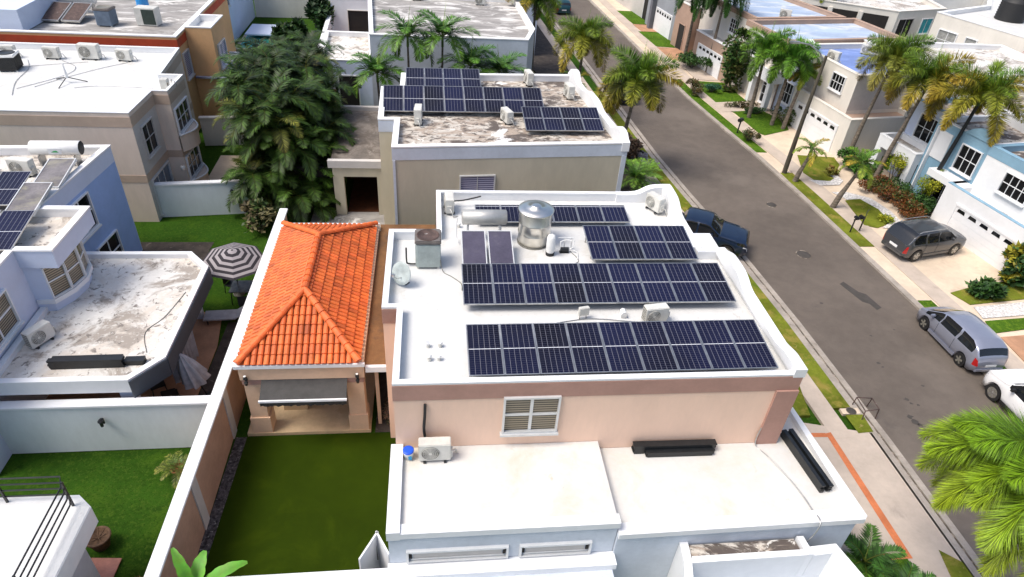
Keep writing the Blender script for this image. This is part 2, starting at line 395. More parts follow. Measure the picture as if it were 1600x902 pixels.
def block(root, P, z0, zr, zp, mw_, mr, th=.2, capm=None, over=.03, bands=(), capname='parapet_cap', caph=.07):
    """flat-roofed storey block: wall skin, roof surface, parapet with coping, painted bands"""
    w = MB(); n = len(P)
    for i in range(n):
        j = (i+1) % n
        w.add([(*P[i][:2], z0), (*P[j][:2], z0), (*P[j][:2], zp), (*P[i][:2], zp)], [(0, 1, 2, 3)])
    B = inset(P, th)
    for i in range(n):
        j = (i+1) % n
        w.add([(*P[i][:2], zp), (*P[j][:2], zp), (*B[j], zp), (*B[i], zp)], [(0, 1, 2, 3)])
    w.build('wall', mw_, root, True)
    pi_ = MB()
    for i in range(n):
        j = (i+1) % n
        pi_.add([(*B[j], zr-.05), (*B[i], zr-.05), (*B[i], zp-.002), (*B[j], zp-.002)], [(0, 1, 2, 3)])
    pi_.build('parapet_face', capm or mr, root, True)
    r = MB(); r.poly(inset(P, th-.01), zr); r.build('roof', mr, root, True)
    if capm:
        c = MB(); ring(c, P, -over, th+over, zp+.002, zp+caph); c.build(capname, capm, root, True)
    for (b0, b1, bm_) in bands:
        c = MB(); ring(c, P, -.02, .05, b0, b1); c.build('wall_band', bm_, root, True)
def edge_frame(A, B, t, z):
    """frame on wall edge A->B of a CCW footprint: x along, y outward, z up"""
    A = Vector(A[:2]); B = Vector(B[:2]); d = (B-A).normalized(); p = A+d*t
    M = Matrix.Identity(4)
    M[0][0], M[1][0] = d.x, d.y; M[0][1], M[1][1] = d.y, -d.x
    M[0][3], M[1][3], M[2][3] = p.x, p.y, z
    return M
def window(root, A, B, t, z, w, h, nx=2, ny=2, fm=None, gm=None, sill=True, fw=.06, name='window', mw=.035, hood=False):
    M = edge_frame(A, B, t, z); fm = fm or m_alu; gm = gm or m_glass
    # local y is outward; mirrored frame so keep faces double sided
    f = MB(M); o = .10
    f.box(-fw, 0, 0, o, -fw, h+fw); f.box(w, w+fw, 0, o, -fw, h+fw); f.box(0, w, 0, o, h, h+fw); f.box(0, w, 0, o, -fw, 0)
    for i in range(1, nx): f.box(w*i/nx-mw/2, w*i/nx+mw/2, 0, .045, 0, h)
    for i in range(1, ny): f.box(0, w, 0, .042, h*i/ny-mw/2, h*i/ny+mw/2)
    fo = f.build(name, fm, root, True)
    g = MB(M); g.box(0, w, .002, .014, 0, h); g.build('pane', gm, fo, True)
    if sill:
        s = MB(M); s.box(-fw-.05, w+fw+.05, 0, .16, -fw-.08, -fw-.004); s.build('sill', fm, fo, True)
    return fo
def garage_door(root, A, B, t, z, w, h, m=None, lights=6, arch=False):
    M = edge_frame(A, B, t, z); d = MB(M)
    n = 5
    for i in range(n): d.box(0, w, 0, .035, h*i/n+.012, h*(i+1)/n-.012)
    d.box(0, w, 0, .02, 0, h)
    do = d.build('garage_door', m or m_white, root, True)
    f = MB(M); f.box(-.12, -.003, 0, .07, 0, h+.12); f.box(w+.003, w+.12, 0, .07, 0, h+.12); f.box(-.003, w+.003, 0, .07, h+.003, h+.12)
    f.build('door_frame', m_white, do, True)
    for i in range(lights):
        g = MB(M); x = w*(i+.5)/lights; ww = w/lights*.34
        g.add([(x-ww, .037, h*.84), (x+ww, .037, h*.84), (x+ww*.8, .037, h*.95), (x-ww*.8, .037, h*.95),
               (x-ww, .045, h*.84), (x+ww, .045, h*.84), (x+ww*.8, .045, h*.95), (x-ww*.8, .045, h*.95)],
              [(0, 1, 2, 3), (4, 5, 6, 7), (0, 1, 5, 4), (1, 2, 6, 5), (2, 3, 7, 6), (3, 0, 4, 7)])
        g.build('pane', m_glass, do, True)
    return do
def door(root, A, B, t, z, w, h, m=None, name='door', fm=None, handle=True):
    M = edge_frame(A, B, t, z); d = MB(M); d.box(0, w, .002, .03, 0, h)
    do = d.build(name, m or m_dark, root, True)
    f = MB(M); f.box(-.08, -.002, 0, .06, 0, h+.08); f.box(w+.002, w+.08, 0, .06, 0, h+.08); f.box(-.002, w+.002, 0, .06, h+.002, h+.08)
    f.build('door_frame', fm or m_white, do, True)
    if handle:
        q = MB(M); q.cyl((w-.1, .032, h*.45), (w-.1, .09, h*.45), .025, n=6); q.build('handle', m_silver, do, True)
    return do
# ================================================================== SETTING
g = MB(); g.poly([(-160, -40), (200, -40), (200, 330), (-160, 330)], -.03); struct('ground', g, m_grassd)
KL = [(17.75, 2), (17.6, 10.9), (17.5, 15.6), (17.16, 22.8), (16.68, 28.85), (15.9, 35.8), (15.4, 40.8), (14.95, 48.2), (14.35, 58.7), (13.56, 70.7), (12.6, 85), (11.2, 105), (9.5, 140)]
KR = [(24.6, 2), (24.2, 12), (24.0, 16.6), (23.94, 20.7), (23.76, 23.9), (23.37, 29.5), (22.66, 39.4), (21.8, 45.5), (21.0, 52), (20.5, 59.2), (20.1, 66), (19.6, 74), (19.0, 84), (17.8, 105), (16.2, 140)]
def at(poly, y):
    for (x0, y0), (x1, y1) in zip(poly, poly[1:]):
        if y0 <= y <= y1: return x0+(x1-x0)*(y-y0)/(y1-y0)
    return poly[-1][0] if y > poly[-1][1] else poly[0][0]
YS = [2, 6, 10.9, 15.6, 19, 22.8, 26, 29, 32, 35.8, 40.8, 45, 48.2, 52, 56, 60, 65, 70.7, 78, 85, 95, 105, 120, 140]
def strip(mb, polyl, o0, o1, y0, y1, z0, z1, tops=True):
    ys = [y0]+[y for y in YS if y0 < y < y1]+[y1]
    n = len(ys); vs = []
    for y in ys:
        a = at(polyl, y); vs += [(a+o0, y, z1), (a+o1, y, z1), (a+o0, y, z0), (a+o1, y, z0)]
    fs = []
    for i in range(n-1):
        k = 4*i; j = k+4
        fs += [(k, k+1, j+1, j), (k+1, k+3, j+3, j+1), (k+2, k, j, j+2)]
    fs += [(0, 2, 3, 1), (4*n-4, 4*n-3, 4*n-1, 4*n-2)]
    return mb.add(vs, fs)
g = MB(); g.poly([(x-.1, y) for x, y in KL]+[(x+.1, y) for x, y in reversed(KR)][::1], 0)
# CCW order: right side up, left side down
struct('road', g, m_asphalt)
g = MB(); strip(g, KL, -.42, -.02, 2, 140, -.02, .014); struct('gutter_strip', g, m_gutter)
g = MB(); strip(g, KL, -.26, 0, 2, 140, -.02, .05); struct('kerb', g, m_kerb)
g = MB(); strip(g, KL, -.72, -.40, 2, 140, -.02, .10); struct('kerb', g, m_kerb)
g = MB(); strip(g, KR, 0, .34, 2, 140, -.02, .11); struct('kerb', g, m_kerb)
# left side: pavement, verge
g = MB()
strip(g, KL, -2.35, -1.5, 15.75, 140, -.02, .105); struct('pavement', g, m_conc)
g = MB(); strip(g, KL, -1.5, -.72, 17.3, 53, -.02, .112); struct('grass_verge', g, m_grassy)
g = MB(); g.poly([(16.25, 16.9), (17.0, 16.9), (16.95, 16.0), (16.3, 15.95)], .116); struct('grass_verge', g, m_grassy)
g = MB(); g.prism([(14.8, 16.95), (15.2, 19), (15.15, 22.7), (14.7, 29), (13.9, 35), (12.3, 35), (12.3, 22), (12.3, 16.95)], -.02, .109); struct('lawn', g, m_grassy)
g = MB(); g.prism([(10.9, 2), (17.02, 2), (16.95, 10.9), (16.86, 15.95), (12.3, 17.1), (10.9, 17.1)], -.02, .10); struct('driveway', g, m_conc)
g = MB(); g.prism([(16.2, 17.25), (16.98, 17.25), (16.95, 16.95), (16.2, 16.95)], .0, .118); struct('pavement', g, m_concw)
g = MB(); g.poly([(16.37, 10.97), (16.9, 10.5), (16.93, 9), (16.0, 9), (16.2, 10.2)], .106); struct('grass_verge', g, m_grassy)
g = MB(); g.poly([(14.1, 10.72), (15.12, 10.72), (15.1, 7), (13, 7), (13, 10.72)], .107); struct('lawn', g, m_grass)
g = MB()
g.poly([(14.96, 16.0), (15.2, 16.05), (15.3, 10.72), (15.02, 10.9)], .112)
g.poly([(14.0, 10.93), (15.02, 10.9), (15.3, 10.72), (13.9, 10.72)], .112)
g.poly([(14.4, 16.05), (14.3, 15.85), (14.98, 15.82), (14.96, 16.02)], .1125)
o = struct('terracotta_edging', g, m_orangeborder)
# left side north part of the verge
g = MB(); strip(g, KL, -5.5, -2.35, 35, 140, -.02, .09); struct('lawn', g, m_soil)
g = MB(); g.poly([(9.9, 24.6), (13.6, 24.6), (12.9, 30), (13.4, 33), (9.9, 33)], .115); struct('driveway', g, m_conc)
# right side pavement and verges
def strR(o0, o1, y0, y1, z, m, name):
    g = MB(); strip(g, KR, o0, o1, y0, y1, -.02, z); struct(name, g, m)
strR(.34, 8.5, 2, 140, .08, m_concw, 'pavement')
strR(.36, 1.25, 29.3, 38.4, .115, m_grassy, 'grass_verge')
strR(.36, 1.1, 23.0, 24.3, .115, m_grass, 'grass_verge')
strR(.36, 1.3, 12, 20.3, .115, m_grass, 'grass_verge')
strR(.34, 1.15, 41.6, 56.5, .115, m_grass, 'grass_verge')
strR(1.25, 2.3, 2, 140, .122, m_conc, 'pavement')
def patch(pts, z, m, name, kind='structure'):
    g = MB(); g.prism(pts, z-.03, z); return struct(name, g, m, kind)
patch([(26.0, 31.3), (27.2, 31.9), (27.4, 33.5), (26.9, 34.9), (25.7, 34.6), (25.3, 31.6)], .128, m_grassy, 'lawn')
patch([(25.0, 37.2), (26.2, 37.0), (26.9, 38.3), (28.0, 39.7), (28.2, 40.9), (25.6, 41.2), (24.7, 38.4)], .128, m_grassy, 'lawn')
patch([(23.9, 48.9), (24.3, 45.0), (24.6, 44.6), (27.0, 45.7), (27.4, 47.2), (26.2, 50.4), (23.6, 49.6)], .128, m_grass, 'lawn')
patch([(23.2, 50.4), (26.0, 51.4), (25.6, 56), (22.6, 56.3)], .128, m_grass, 'lawn')
patch([(26.3, 24.9), (26.7, 23.9), (30.3, 24.35), (31.0, 25.9), (28.8, 25.7)], .128, m_grassy, 'lawn')
patch([(26.55, 22.6), (30, 22.9), (30, 22.2), (26.4, 21.7)], .128, m_grass, 'lawn')
patch([(26.5, 21.4), (31, 21.8), (31, 18), (26.3, 18)], .126, m_terra, 'driveway')
patch([(22.3, 66.3), (25.5, 66), (25.0, 71.5), (21.8, 71.5)], .128, m_grass, 'lawn')
patch([(22.0, 74.5), (25.2, 74.3), (24.8, 80), (21.4, 80)], .128, m_grass, 'lawn')
patch([(22.2, 71.6), (24.8, 71.6), (24.6, 74.2), (21.9, 74.3)], .127, m_terra, 'driveway')
patch([(22.6, 62.0), (25.4, 62.0), (25.5, 65.8), (22.3, 66.0)], .127, m_terra, 'driveway')
patch([(23.3, 56.6), (26, 56.4), (25.7, 61.4), (23.0, 61.6)], .127, m_conc, 'driveway')
# pebble bed curling round the lawns
patch([(25.35, 35.7), (26.4, 35.7), (27.6, 34.9), (28.0, 33.2), (27.9, 31.9), (26.9, 31.2), (26.3, 31.3), (27.2, 32.0), (27.3, 33.5), (26.8, 34.8), (25.9, 34.7)], .137, m_wgravel, 'pebbles', 'stuff')
patch([(24.6, 37.4), (25.0, 36.6), (26.4, 36.7), (27.0, 37.3), (26.9, 38.6), (26.4, 38.5), (26.5, 37.6), (26.0, 37.2), (25.2, 37.3)], .137, m_wgravel, 'pebbles', 'stuff')
patch([(26.75, 23.7), (30.2, 24.1), (30.0, 23.1), (26.6, 22.8)], .131, m_wgravel, 'pebbles', 'stuff')
# asphalt patch, drain covers
patch([(20.8, 25.9), (21.1, 26.1), (21.45, 25.2), (21.75, 25.0), (21.95, 23.9), (21.6, 23.7), (21.5, 24.2), (21.2, 24.4)], .006, m_tar, 'road_patch')
for (x, y, r, lb) in ((20.14, 28.65, .42, 'round iron manhole cover in the asphalt near the parked grey family car'), (20.66, 34.2, .33, 'smaller round manhole cover further up the road, opposite the tall lamp post'),
                      (16.62, 17.1, .2, 'small black drain cover in the concrete slab beside the metal kerb frame')):
    t = thing('manhole_cover', lb, 'manhole cover', (x, y, 0 if r > .25 else .115))
    a = MB(); a.lathe([(0, .012), (r*.82, .012), (r*.84, .006), (r*.9, .006)], 28); a.build('lid', m_tar, t)
    b = MB(); b.lathe([(r*.9, .004), (r*.92, .016), (r, .016), (r*1.03, .004)], 28); b.build('rim', m_gutter, t)
g = MB(); r_ = random.Random(3)
for (x, y, r) in ((19.49, 17.75, .1), (19.54, 17.5, .07), (19.8, 17.4, .06), (19.05, 16.8, .12), (19.1, 16.5, .16), (19.2, 16.35, .1), (19.5, 19.95, .1), (19.55, 19.7, .06), (20.7, 18.5, .07), (20.2, 21.8, .06), (19.0, 24.3, .08), (21.6, 22.2, .05)):
    n = 11; g.poly([(x+r*(1+r_.uniform(-.45, .5))*cos(2*pi*i/n), y+r*.8*(1+r_.uniform(-.45, .5))*sin(2*pi*i/n)) for i in range(n)], .006)
struct('oil_spots', g, m_tar, 'stuff')
# west gardens
patch([(-7.15, 3), (-1.2, 3), (-1.2, 16.85), (-6.95, 16.85)], .004, m_turf, 'artificial_turf')
g = MB(); g.prism([(-7.28, 9), (-6.98, 9), (-6.72, 16.85), (-7.1, 16.85)], -.03, .02); struct('gravel_strip', g, m_gravel)
patch([(-15.4, 16.8), (-7.2, 16.8), (-7.3, 33), (-15.4, 33)], -.005, m_grassd, 'lawn')
patch([(-15, 28.1), (-11.2, 28.1), (-11.1, 29.9), (-15, 29.9)], .008, m_soil, 'garden_bed')
patch([(-10.5, 24.4), (-9.2, 23.5), (-8.95, 21.8), (-9.0, 16.9), (-15, 16.9), (-15, 24.4)], .06, m_terra, 'terrace_paving')
patch([(-9.0, 16.95), (-7.4, 16.95), (-7.6, 23.6), (-8.9, 23.4)], .010, m_soil, 'bare_soil')
patch([(-13.2, 33.3), (-9.9, 33.3), (-9.9, 40), (-13.2, 40)], .02, m_concw, 'terrace_paving')
patch([(-10.8, 12.35), (-9.35, 12.25), (-9.5, 8), (-12, 8)], .05, mat('pink_slab_paving', (.52, .23, .17), .8, .1, 2, .3, 30), 'terrace_paving')
patch([(-2.2, 16.9), (-1.6, 16.9), (-1.6, 27), (-2.2, 27)], .01, m_soil, 'soil_strip')
patch([(-6.6, 27.2), (-1.9, 27.2), (-1.9, 33.2), (-6.6, 33.2)], .03, m_greyroof, 'yard_paving')
patch([(-6, 39.2), (13, 39.2), (13, 46.6), (-6, 46.6)], .01, m_soil, 'side_yard')
patch([(9.2, 28.6), (15.0, 28.8), (14.2, 40), (9.2, 40)], .095, m_soil, 'garden_bed')

# ================================================================== MAIN HOUSE (peach)
H = thing('peach_house', 'peach two-storey house with white flat roof, solar panels and a mauve band under the parapet', 'house', (4.5, 18.5, 0))
P = [(-1.15, 13.2), (10.7, 13.2), (10.7, 19.9), (9.85, 19.9), (9.85, 24.3), (.12, 24.3), (.12, 21.25), (-1.62, 21.25), (-1.62, 16.6), (-1.15, 16.6)]
block(H, P, 0, 5.7, 6.0, m_peach, m_roofw, .16, m_white, .015, [(5.42, 5.97, m_mauve)])
A_, B_ = P[0], P[1]
window(H, A_, B_, 3.14, 4.08, 1.52, 1.34, 2, 2, m_alu, m_blind, mw=.09)
# corner pilaster, facade upstand with curved humps towards the street
m = MB(); m.box(10.05, 10.74, 13.12, 13.2, 3.1, 5.44); m.build('corner_pilaster', m_mauve, H, True)
def hump(y): 
    z = 6.03+.38*math.exp(-((y-18.4)/1.0)**4)+.0
    if y < 14.2: z = 6.16-.0*y
    return z
prof = [(13.17+i*(19.92-13.17)/40) for i in range(41)]
m = MB(); vs = []; fs = []
for y in prof:
    z = 6.26 if y < 13.9 else (6.26-.14*min(1, (y-13.9)/.6) if y < 15 else 6.12)
    z += .27*math.exp(-((y-18.5)/1.0)**4)
    vs += [(10.40, y, 5.95), (10.76, y, 5.95), (10.40, y, z), (10.76, y, z)]
for i in range(len(prof)-1):
    k = 4*i; fs += [(k, k+2, k+6, k+4), (k+2, k+3, k+7, k+6), (k+3, k+1, k+5, k+7)]
fs += [(0, 1, 3, 2), (len(vs)-4, len(vs)-2, len(vs)-1, len(vs)-3)]
m.add(vs, fs); m.build('street_parapet', m_white, H, True)
m = MB(); vs = []; fs = []
prof = [20.0+i*(24.36-20.0)/30 for i in range(31)]
for y in prof:
    z = 6.08+.38*math.exp(-((y-23.75)/1.1)**4)
    vs += [(9.5, y, 5.6), (9.9, y, 5.6), (9.5, y, z), (9.9, y, z)]
for i in range(len(prof)-1):
    k = 4*i; fs += [(k, k+2, k+6, k+4), (k+2, k+3, k+7, k+6), (k+3, k+1, k+5, k+7)]
fs += [(0, 1, 3, 2), (len(vs)-4, len(vs)-2, len(vs)-1, len(vs)-3)]
m.add(vs, fs)
m.build('street_parapet', m_white, H, True)
m = MB(); vs = []; fs = []
xs = [7.6+i*(9.5-7.6)/16 for i in range(17)]
for x in xs:
    z = 6.06+.36*(1/(1+math.exp(-(x-8.75)*7)))
    vs += [(x, 24.03, 5.7), (x, 24.35, 5.7), (x, 24.03, z), (x, 24.35, z)]
for i in range(16):
    k = 4*i; fs += [(k, k+4, k+6, k+2), (k+2, k+6, k+7, k+3), (k+3, k+7, k+5, k+1)]
fs += [(0, 2, 3, 1)]
m.add(vs, fs); m.build('street_parapet', m_white, H, True)
m = MB(); m.box(9.9, 11.15, 20.6, 22.2, 2.6, 5.1); m.build('porch_block', m_peach, H, True)
m = MB(); m.box(9.88, 11.2, 20.55, 22.25, 5.103, 5.3); m.build('porch_cap', m_white, H, True)
# ground-floor wings with worn white roofs
P = [(-1.25, 10.28), (4.9, 10.28), (4.9, 13.19), (-1.25, 13.19)]
def wing(P, zr, zp, th, name):
    w = MB(); n = len(P)
    for i in range(n):
        if i == 2 or (name == 'W' and i == 1): continue
        j = (i+1) % n
        w.add([(*P[i], 0), (*P[j], 0), (*P[j], zp), (*P[i], zp)], [(0, 1, 2, 3)])
    w.build('garage_wall', m_greywhite, H, True)
P = [(-1.25, 10.28), (4.9, 10.28), (4.9, 13.19), (-1.25, 13.19)]
w = MB(); w.box(-1.25, 4.9, 10.28, 13.19, 0, 3.40); w.build('wing_wall', m_greywhite, H, True)
w = MB(); w.box(-1.27, 4.92, 10.45, 13.19, 3.402, 3.45); w.build('wing_roof', m_garroof, H, True)
w = MB(); w.box(-1.29, -.94, 10.24, 13.19, 3.3, 3.63); w.box(-.94, 4.95, 10.24, 10.55, 3.34, 3.56); w.build('wing_parapet', m_white, H, True)
w = MB(); w.prism([(4.92, 10.2), (12.0, 10.3), (11.8, 14.4), (10.72, 14.4), (10.72, 13.19), (4.92, 13.19)], 0, 3.08); w.build('wing_wall', m_greywhite, H, True)
w = MB(); w.prism([(4.95, 10.35), (11.85, 10.45), (11.7, 14.2), (10.76, 14.2), (10.76, 13.19), (4.95, 13.19)], 3.083, 3.11); w.build('wing_roof', m_garroof, H, True)
w = MB()
w.prism([(4.93, 10.12), (12.15, 10.22), (12.02, 10.62), (4.93, 10.5)], 3.0, 3.2)
w.prism([(12.15, 10.24), (11.85, 14.45), (11.68, 14.45), (11.8, 10.62)], 3.0, 3.32)
w.build('wing_parapet', m_white, H, True)
FA, FB = (-1.25, 10.28), (4.9, 10.28)
for (t0, w_) in ((.45, 2.75), (3.5, 2.0)):
    M = edge_frame(FA, FB, t0, 2.28)
    f = MB(M)
    f.box(0, w_, 0, .09, .46, .52); f.box(0, w_, 0, .09, 0, .06); f.box(0, .06, 0, .09, .06, .46); f.box(w_-.06, w_, 0, .09, .06, .46)
    f.box(.12, w_-.12, 0, .05, .38, .41); f.box(.12, w_-.12, 0, .05, .11, .14)
    fo = f.build('window', m_alu, H, True)
    q = MB(M); q.box(.18, w_-.18, .002, .02, .15, .37); q.build('pane', m_creamshade, fo, True)
    q = MB(M); q.box(.07, .15, .002, .03, .14, .38); q.box(w_-.15, w_-.07, .002, .03, .14, .38); q.build('vent_slot', m_dark, fo, True)
w = MB(); w.box(-1.3, 4.95, 9.85, 10.27, 2.0, 2.22); w.build('ledge', m_white, H, True)
w = MB(); w.box(-1.2, 4.85, 9.0, 10.27, 0, 1.995); w.build('lower_wall', m_greywhite, H, True)

# carport walls of the neighbouring lot, bottom right
t = thing('white_carport', 'white walled carport with a narrow mouldy roof strip at the bottom edge', 'carport', (8.3, 9, 0))
w = MB(); w.prism([(6.95, 9.58), (10.3, 9.62), (10.3, 9.8), (7.0, 9.78)], 0, 2.55); w.build('front_wall', m_white, t, True)
w = MB(); w.prism([(6.72, 9.6), (6.95, 9.58), (7.02, 10.22), (6.78, 10.22)], 0, 2.56); w.build('side_wall', m_white, t, True)
w = MB(); w.prism([(6.15, 7.6), (6.45, 7.6), (6.94, 9.575), (6.71, 9.595)], 0, 2.56); w.build('side_wall', m_white, t, True)
w = MB(); w.prism([(10.305, 9.62), (10.5, 9.62), (10.45, 10.2), (10.25, 10.2)], 0, 2.57); w.build('side_wall', m_white, t, True)
w = MB(); w.prism([(10.51, 9.62), (11.1, 9.66), (11.75, 7.5), (12.05, 7.5), (11.35, 9.95), (10.5, 9.9)], 0, 2.5); w.build('side_wall', m_white, t, True)
w = MB(); w.prism([(7.03, 9.79), (10.24, 9.81), (10.2, 10.2), (7.03, 10.18)], 2.2, 2.45); w.build('roof_strip', m_moldroof, t, True)
w = MB(); w.prism([(6.5, 7.6), (11.7, 7.5), (11.05, 9.6), (6.98, 9.56)], 1.0, 1.2); w.build('lower_roof', m_greywhite, t, True)

# boundary walls
def wall_thing(name, label, pts, z1, th, m_w, m_c, cat='wall', capw=.06, panels=None, z0=0):
    (x0, y0), (x1, y1) = pts
    t = thing(name, label, cat, ((x0+x1)/2, (y0+y1)/2, z0), atan2(y1-y0, x1-x0)); L_ = hypot(x1-x0, y1-y0)
    w = MB(); w.box(-L_/2, L_/2, -th/2, th/2, 0, z1-z0-.1); w.build('wall', m_w, t)
    c = MB(); c.box(-L_/2-capw, L_/2+capw, -th/2-capw, th/2+capw, z1-z0-.097, z1-z0); c.build('coping', m_c, t, bevel=.012)
    return t, L_
t, L_ = wall_thing('boundary_wall', 'long brown garden wall with white coping between the green turf and the left lawn', ((-7.3, 9.2), (-7.25, 29.2)), 2.35, .2, m_fencebrown, m_white, capw=.09)
q = MB()
for x in (-L_/2+3.9, -L_/2+7.6): q.box(x, x+.42, -.14, -.101, 0, 2.2)
q.build('pilaster', m_creamshade, t)
wall_thing('boundary_wall', 'low white front wall crossing the foot of the artificial turf', ((-7.2, 10.0), (-1.35, 10.0)), 2.15, .22, m_greywhite, m_white, capw=.08)
wall_thing('boundary_wall', 'plain greenish-white garden wall in front of the blue-white house terrace', ((-18, 16.55), (-7.45, 16.6)), 2.25, .22, m_fencewhite, m_white, capw=.07)
wall_thing('boundary_wall', 'pale blue garden wall behind the striped parasol lawn', ((-15.1, 32.4), (-9.6, 33.0)), 1.95, .22, m_fencewhite, m_white, capw=.05)
wall_thing('boundary_wall', 'low wall with weathered coping squeezed between the peach and beige houses', ((1.2, 26.3), (10.8, 26.6)), 1.5, .2, m_beige, m_creamshade, capw=.05)
wall_thing('boundary_wall', 'beige rear garden wall beyond the tan house terrace', ((-14.5, 41.5), (-9.5, 42.0)), 1.9, .2, m_cream, m_cream)
wall_thing('boundary_wall', 'tall whitewashed wall running back beside the far garden and pool', ((-8.6, 48.6), (-9.3, 66)), 2.4, .25, m_white, m_cap)

# gazebo
G = thing('gazebo', 'open peach patio pavilion under a hipped orange clay-tile roof', 'gazebo', (-4.4, 21.3, 0))
w = MB(); w.box(-6.7, -2.35, 16.9, 26, 0, .14); w.build('floor', m_beigetile, G, True)
z_e = 3.42
for (x, y, ww) in ((-6.44, 16.97, .58), (-3.04, 16.97, .58), (-6.44, 25.3, .5), (-2.96, 25.3, .5), (-6.44, 21.2, .45), (-2.92, 21.2, .45)):
    w = MB(); w.box(x, x+ww, y, y+ww*.9, .14, 2.75); w.box(x-.05, x+ww+.05, y-.05, y+ww*.9+.05, .141, .9); w.build('column', m_gpeach, G, True)
    w = MB(); w.box(x-.03, x+ww+.03, y-.03, y+ww*.9+.03, 2.52, 2.75); w.build('column_band', m_mauve, G, True)
w = MB(); w.box(-6.5, -2.4, 16.9, 17.3, 2.78, z_e); w.box(-6.5, -6.2, 17.3, 25.9, 2.78, z_e); w.box(-2.7, -2.4, 17.3, 25.9, 2.78, z_e); w.box(-6.2, -2.7, 25.5, 25.9, 2.78, z_e); w.build('beam', m_gpeach, G, True)
w = MB(); w.box(-6.6, -2.35, 16.8, 16.9, z_e-.06, z_e+.07); w.box(-6.62, -6.5, 16.9, 26.0, z_e-.06, z_e+.07); w.box(-6.5, -2.4, 25.9, 26.0, z_e-.06, z_e+.07); w.build('fascia', m_white, G, True)
w = MB(); w.box(-6.2, -2.7, 23.9, 24.1, .14, 2.78); w.build('back_wall', m_beigetile, G, True)
w = MB(); w.box(-5.6, -4.75, 18.0, 18.45, .14, 1.9); w.build('stone_counter', m_beigetile, G, True)
# clay tiles laid as real barrels
RZ = 4.72; ex0, ex1, ey0, ey1 = -6.46, -2.55, 16.86, 25.75
rx = (ex0+ex1)/2; ry0, ry1 = 19.3, 22.9; ze = z_e+.08
def slope_tiles(mb, e0, e1, r0, r1, sp=.215, cs=.36):
    """e0->e1 eave (left to right looking up-slope), r0..r1 ridge ends above them"""
    e0, e1, r0, r1 = map(Vector, (e0, e1, r0, r1))
    ax = (e1-e0).normalized(); Lx = (e1-e0).length
    up = (r0-e0)-ax*((r0-e0).dot(ax)); Ls = up.length; up.normalize(); nn = ax.cross(up)
    if nn.z < 0: nn = -nn
    a0 = (r0-e0).dot(ax); a1 = (r1-e0).dot(ax)
    mb.col = (.72, .72, .72); mb.add([e0, e1, r1, r0], [(0, 1, 2, 3)])
    nx = int(Lx/sp); nr = int(Ls/cs)+1
    for i in range(nx+1):
        x = (i+.5)*Lx/(nx+1)
        for j in range(nr):
            s0 = j*cs-.03; s1 = min((j+1)*cs+.02, Ls)
            mid = (s0+s1)/2; f = mid/Ls
            if x < a0*f-.02 or x > Lx-(Lx-a1)*f+.02: continue
            k = rnd.uniform(.86, 1.05)*(.72 if rnd.random() < .04 else 1); mb.col = (k, k*rnd.uniform(.92, 1.08), k)
            vs = []; seg = 5
            for (s, lift, R) in ((s0, .055, sp*.43), (s1, .02, sp*.36)):
                for q in range(seg+1):
                    th = pi*q/seg
                    vs.append(e0+ax*(x-R*cos(th))+up*s+nn*(lift+R*.72*sin(th)))
            n = seg+1
            mb.add(vs, [(q, q+1, n+q+1, n+q) for q in range(seg)]+[tuple(range(n))], False)
def ridge_tiles(mb, a, b, sp=.34, R=.125):
    a, b = Vector(a), Vector(b); d = b-a; n = max(1, int(d.length/sp)); d.normalize(); sd_ = d.cross(Vector((0, 0, 1))).normalized(); u = sd_.cross(d)
    L_ = (b-a).length/n
    for i in range(n):
        k = rnd.uniform(.95, 1.15); mb.col = (k, k*.95, k)
        vs = []
        for (s, RR, l) in ((i*L_-.02, R*1.06, .03), ((i+1)*L_+.03, R*.88, .015)):
            for q in range(7):
                th = pi*q/6; vs.append(a+d*s+sd_*(RR*cos(th))+u*(l+RR*sin(th)))
        mb.add(vs, [(q, q+1, 8+q, 7+q) for q in range(6)]+[tuple(range(7))], False)
m = MB()
c = [(ex0, ey0, ze), (ex1, ey0, ze), (ex1, ey1, ze), (ex0, ey1, ze)]; rA = (rx, ry0, RZ); rB = (rx, ry1, RZ)
slope_tiles(m, c[0], c[1], rA, rA); slope_tiles(m, c[1], c[2], rA, rB); slope_tiles(m, c[2], c[3], rB, rB); slope_tiles(m, c[3], c[0], rB, rA)
m.build('roof', m_tile, G, True)
m = MB()
for a, b in ((c[0], rA), (c[1], rA), (c[2], rB), (c[3], rB), (rA, rB)):
    a2 = (a[0], a[1], a[2]+.08); b2 = (b[0], b[1], b[2]+.08); ridge_tiles(m, a2, b2)
m.build('ridge_tiles', m_tile, G, True)
# brown flat link roof
t = thing('link_roof', 'long brown bitumen-covered flat roof strip between the tiled pavilion and the peach house', 'roof', (-1.9, 21.8, 0))
w = MB(); w.prism([(-2.38, 17.0), (-1.66, 17.0), (-1.66, 21.3), (.08, 21.3), (.08, 26.3), (-2.38, 26.3)], 3.1, 3.24); w.build('roof_sheet', m_brownroof, t, True)
w = MB(); w.box(-2.34, -1.64, 16.86, 16.99, 3.05, 3.28); w.build('fascia', m_white, t, True)
w = MB(); w.box(-2.1, -1.98, 17.3, 17.42, 0, 3.1); w.box(-2.1, -1.98, 25.8, 25.92, 0, 3.1); w.build('post', m_gpeach, t, True)
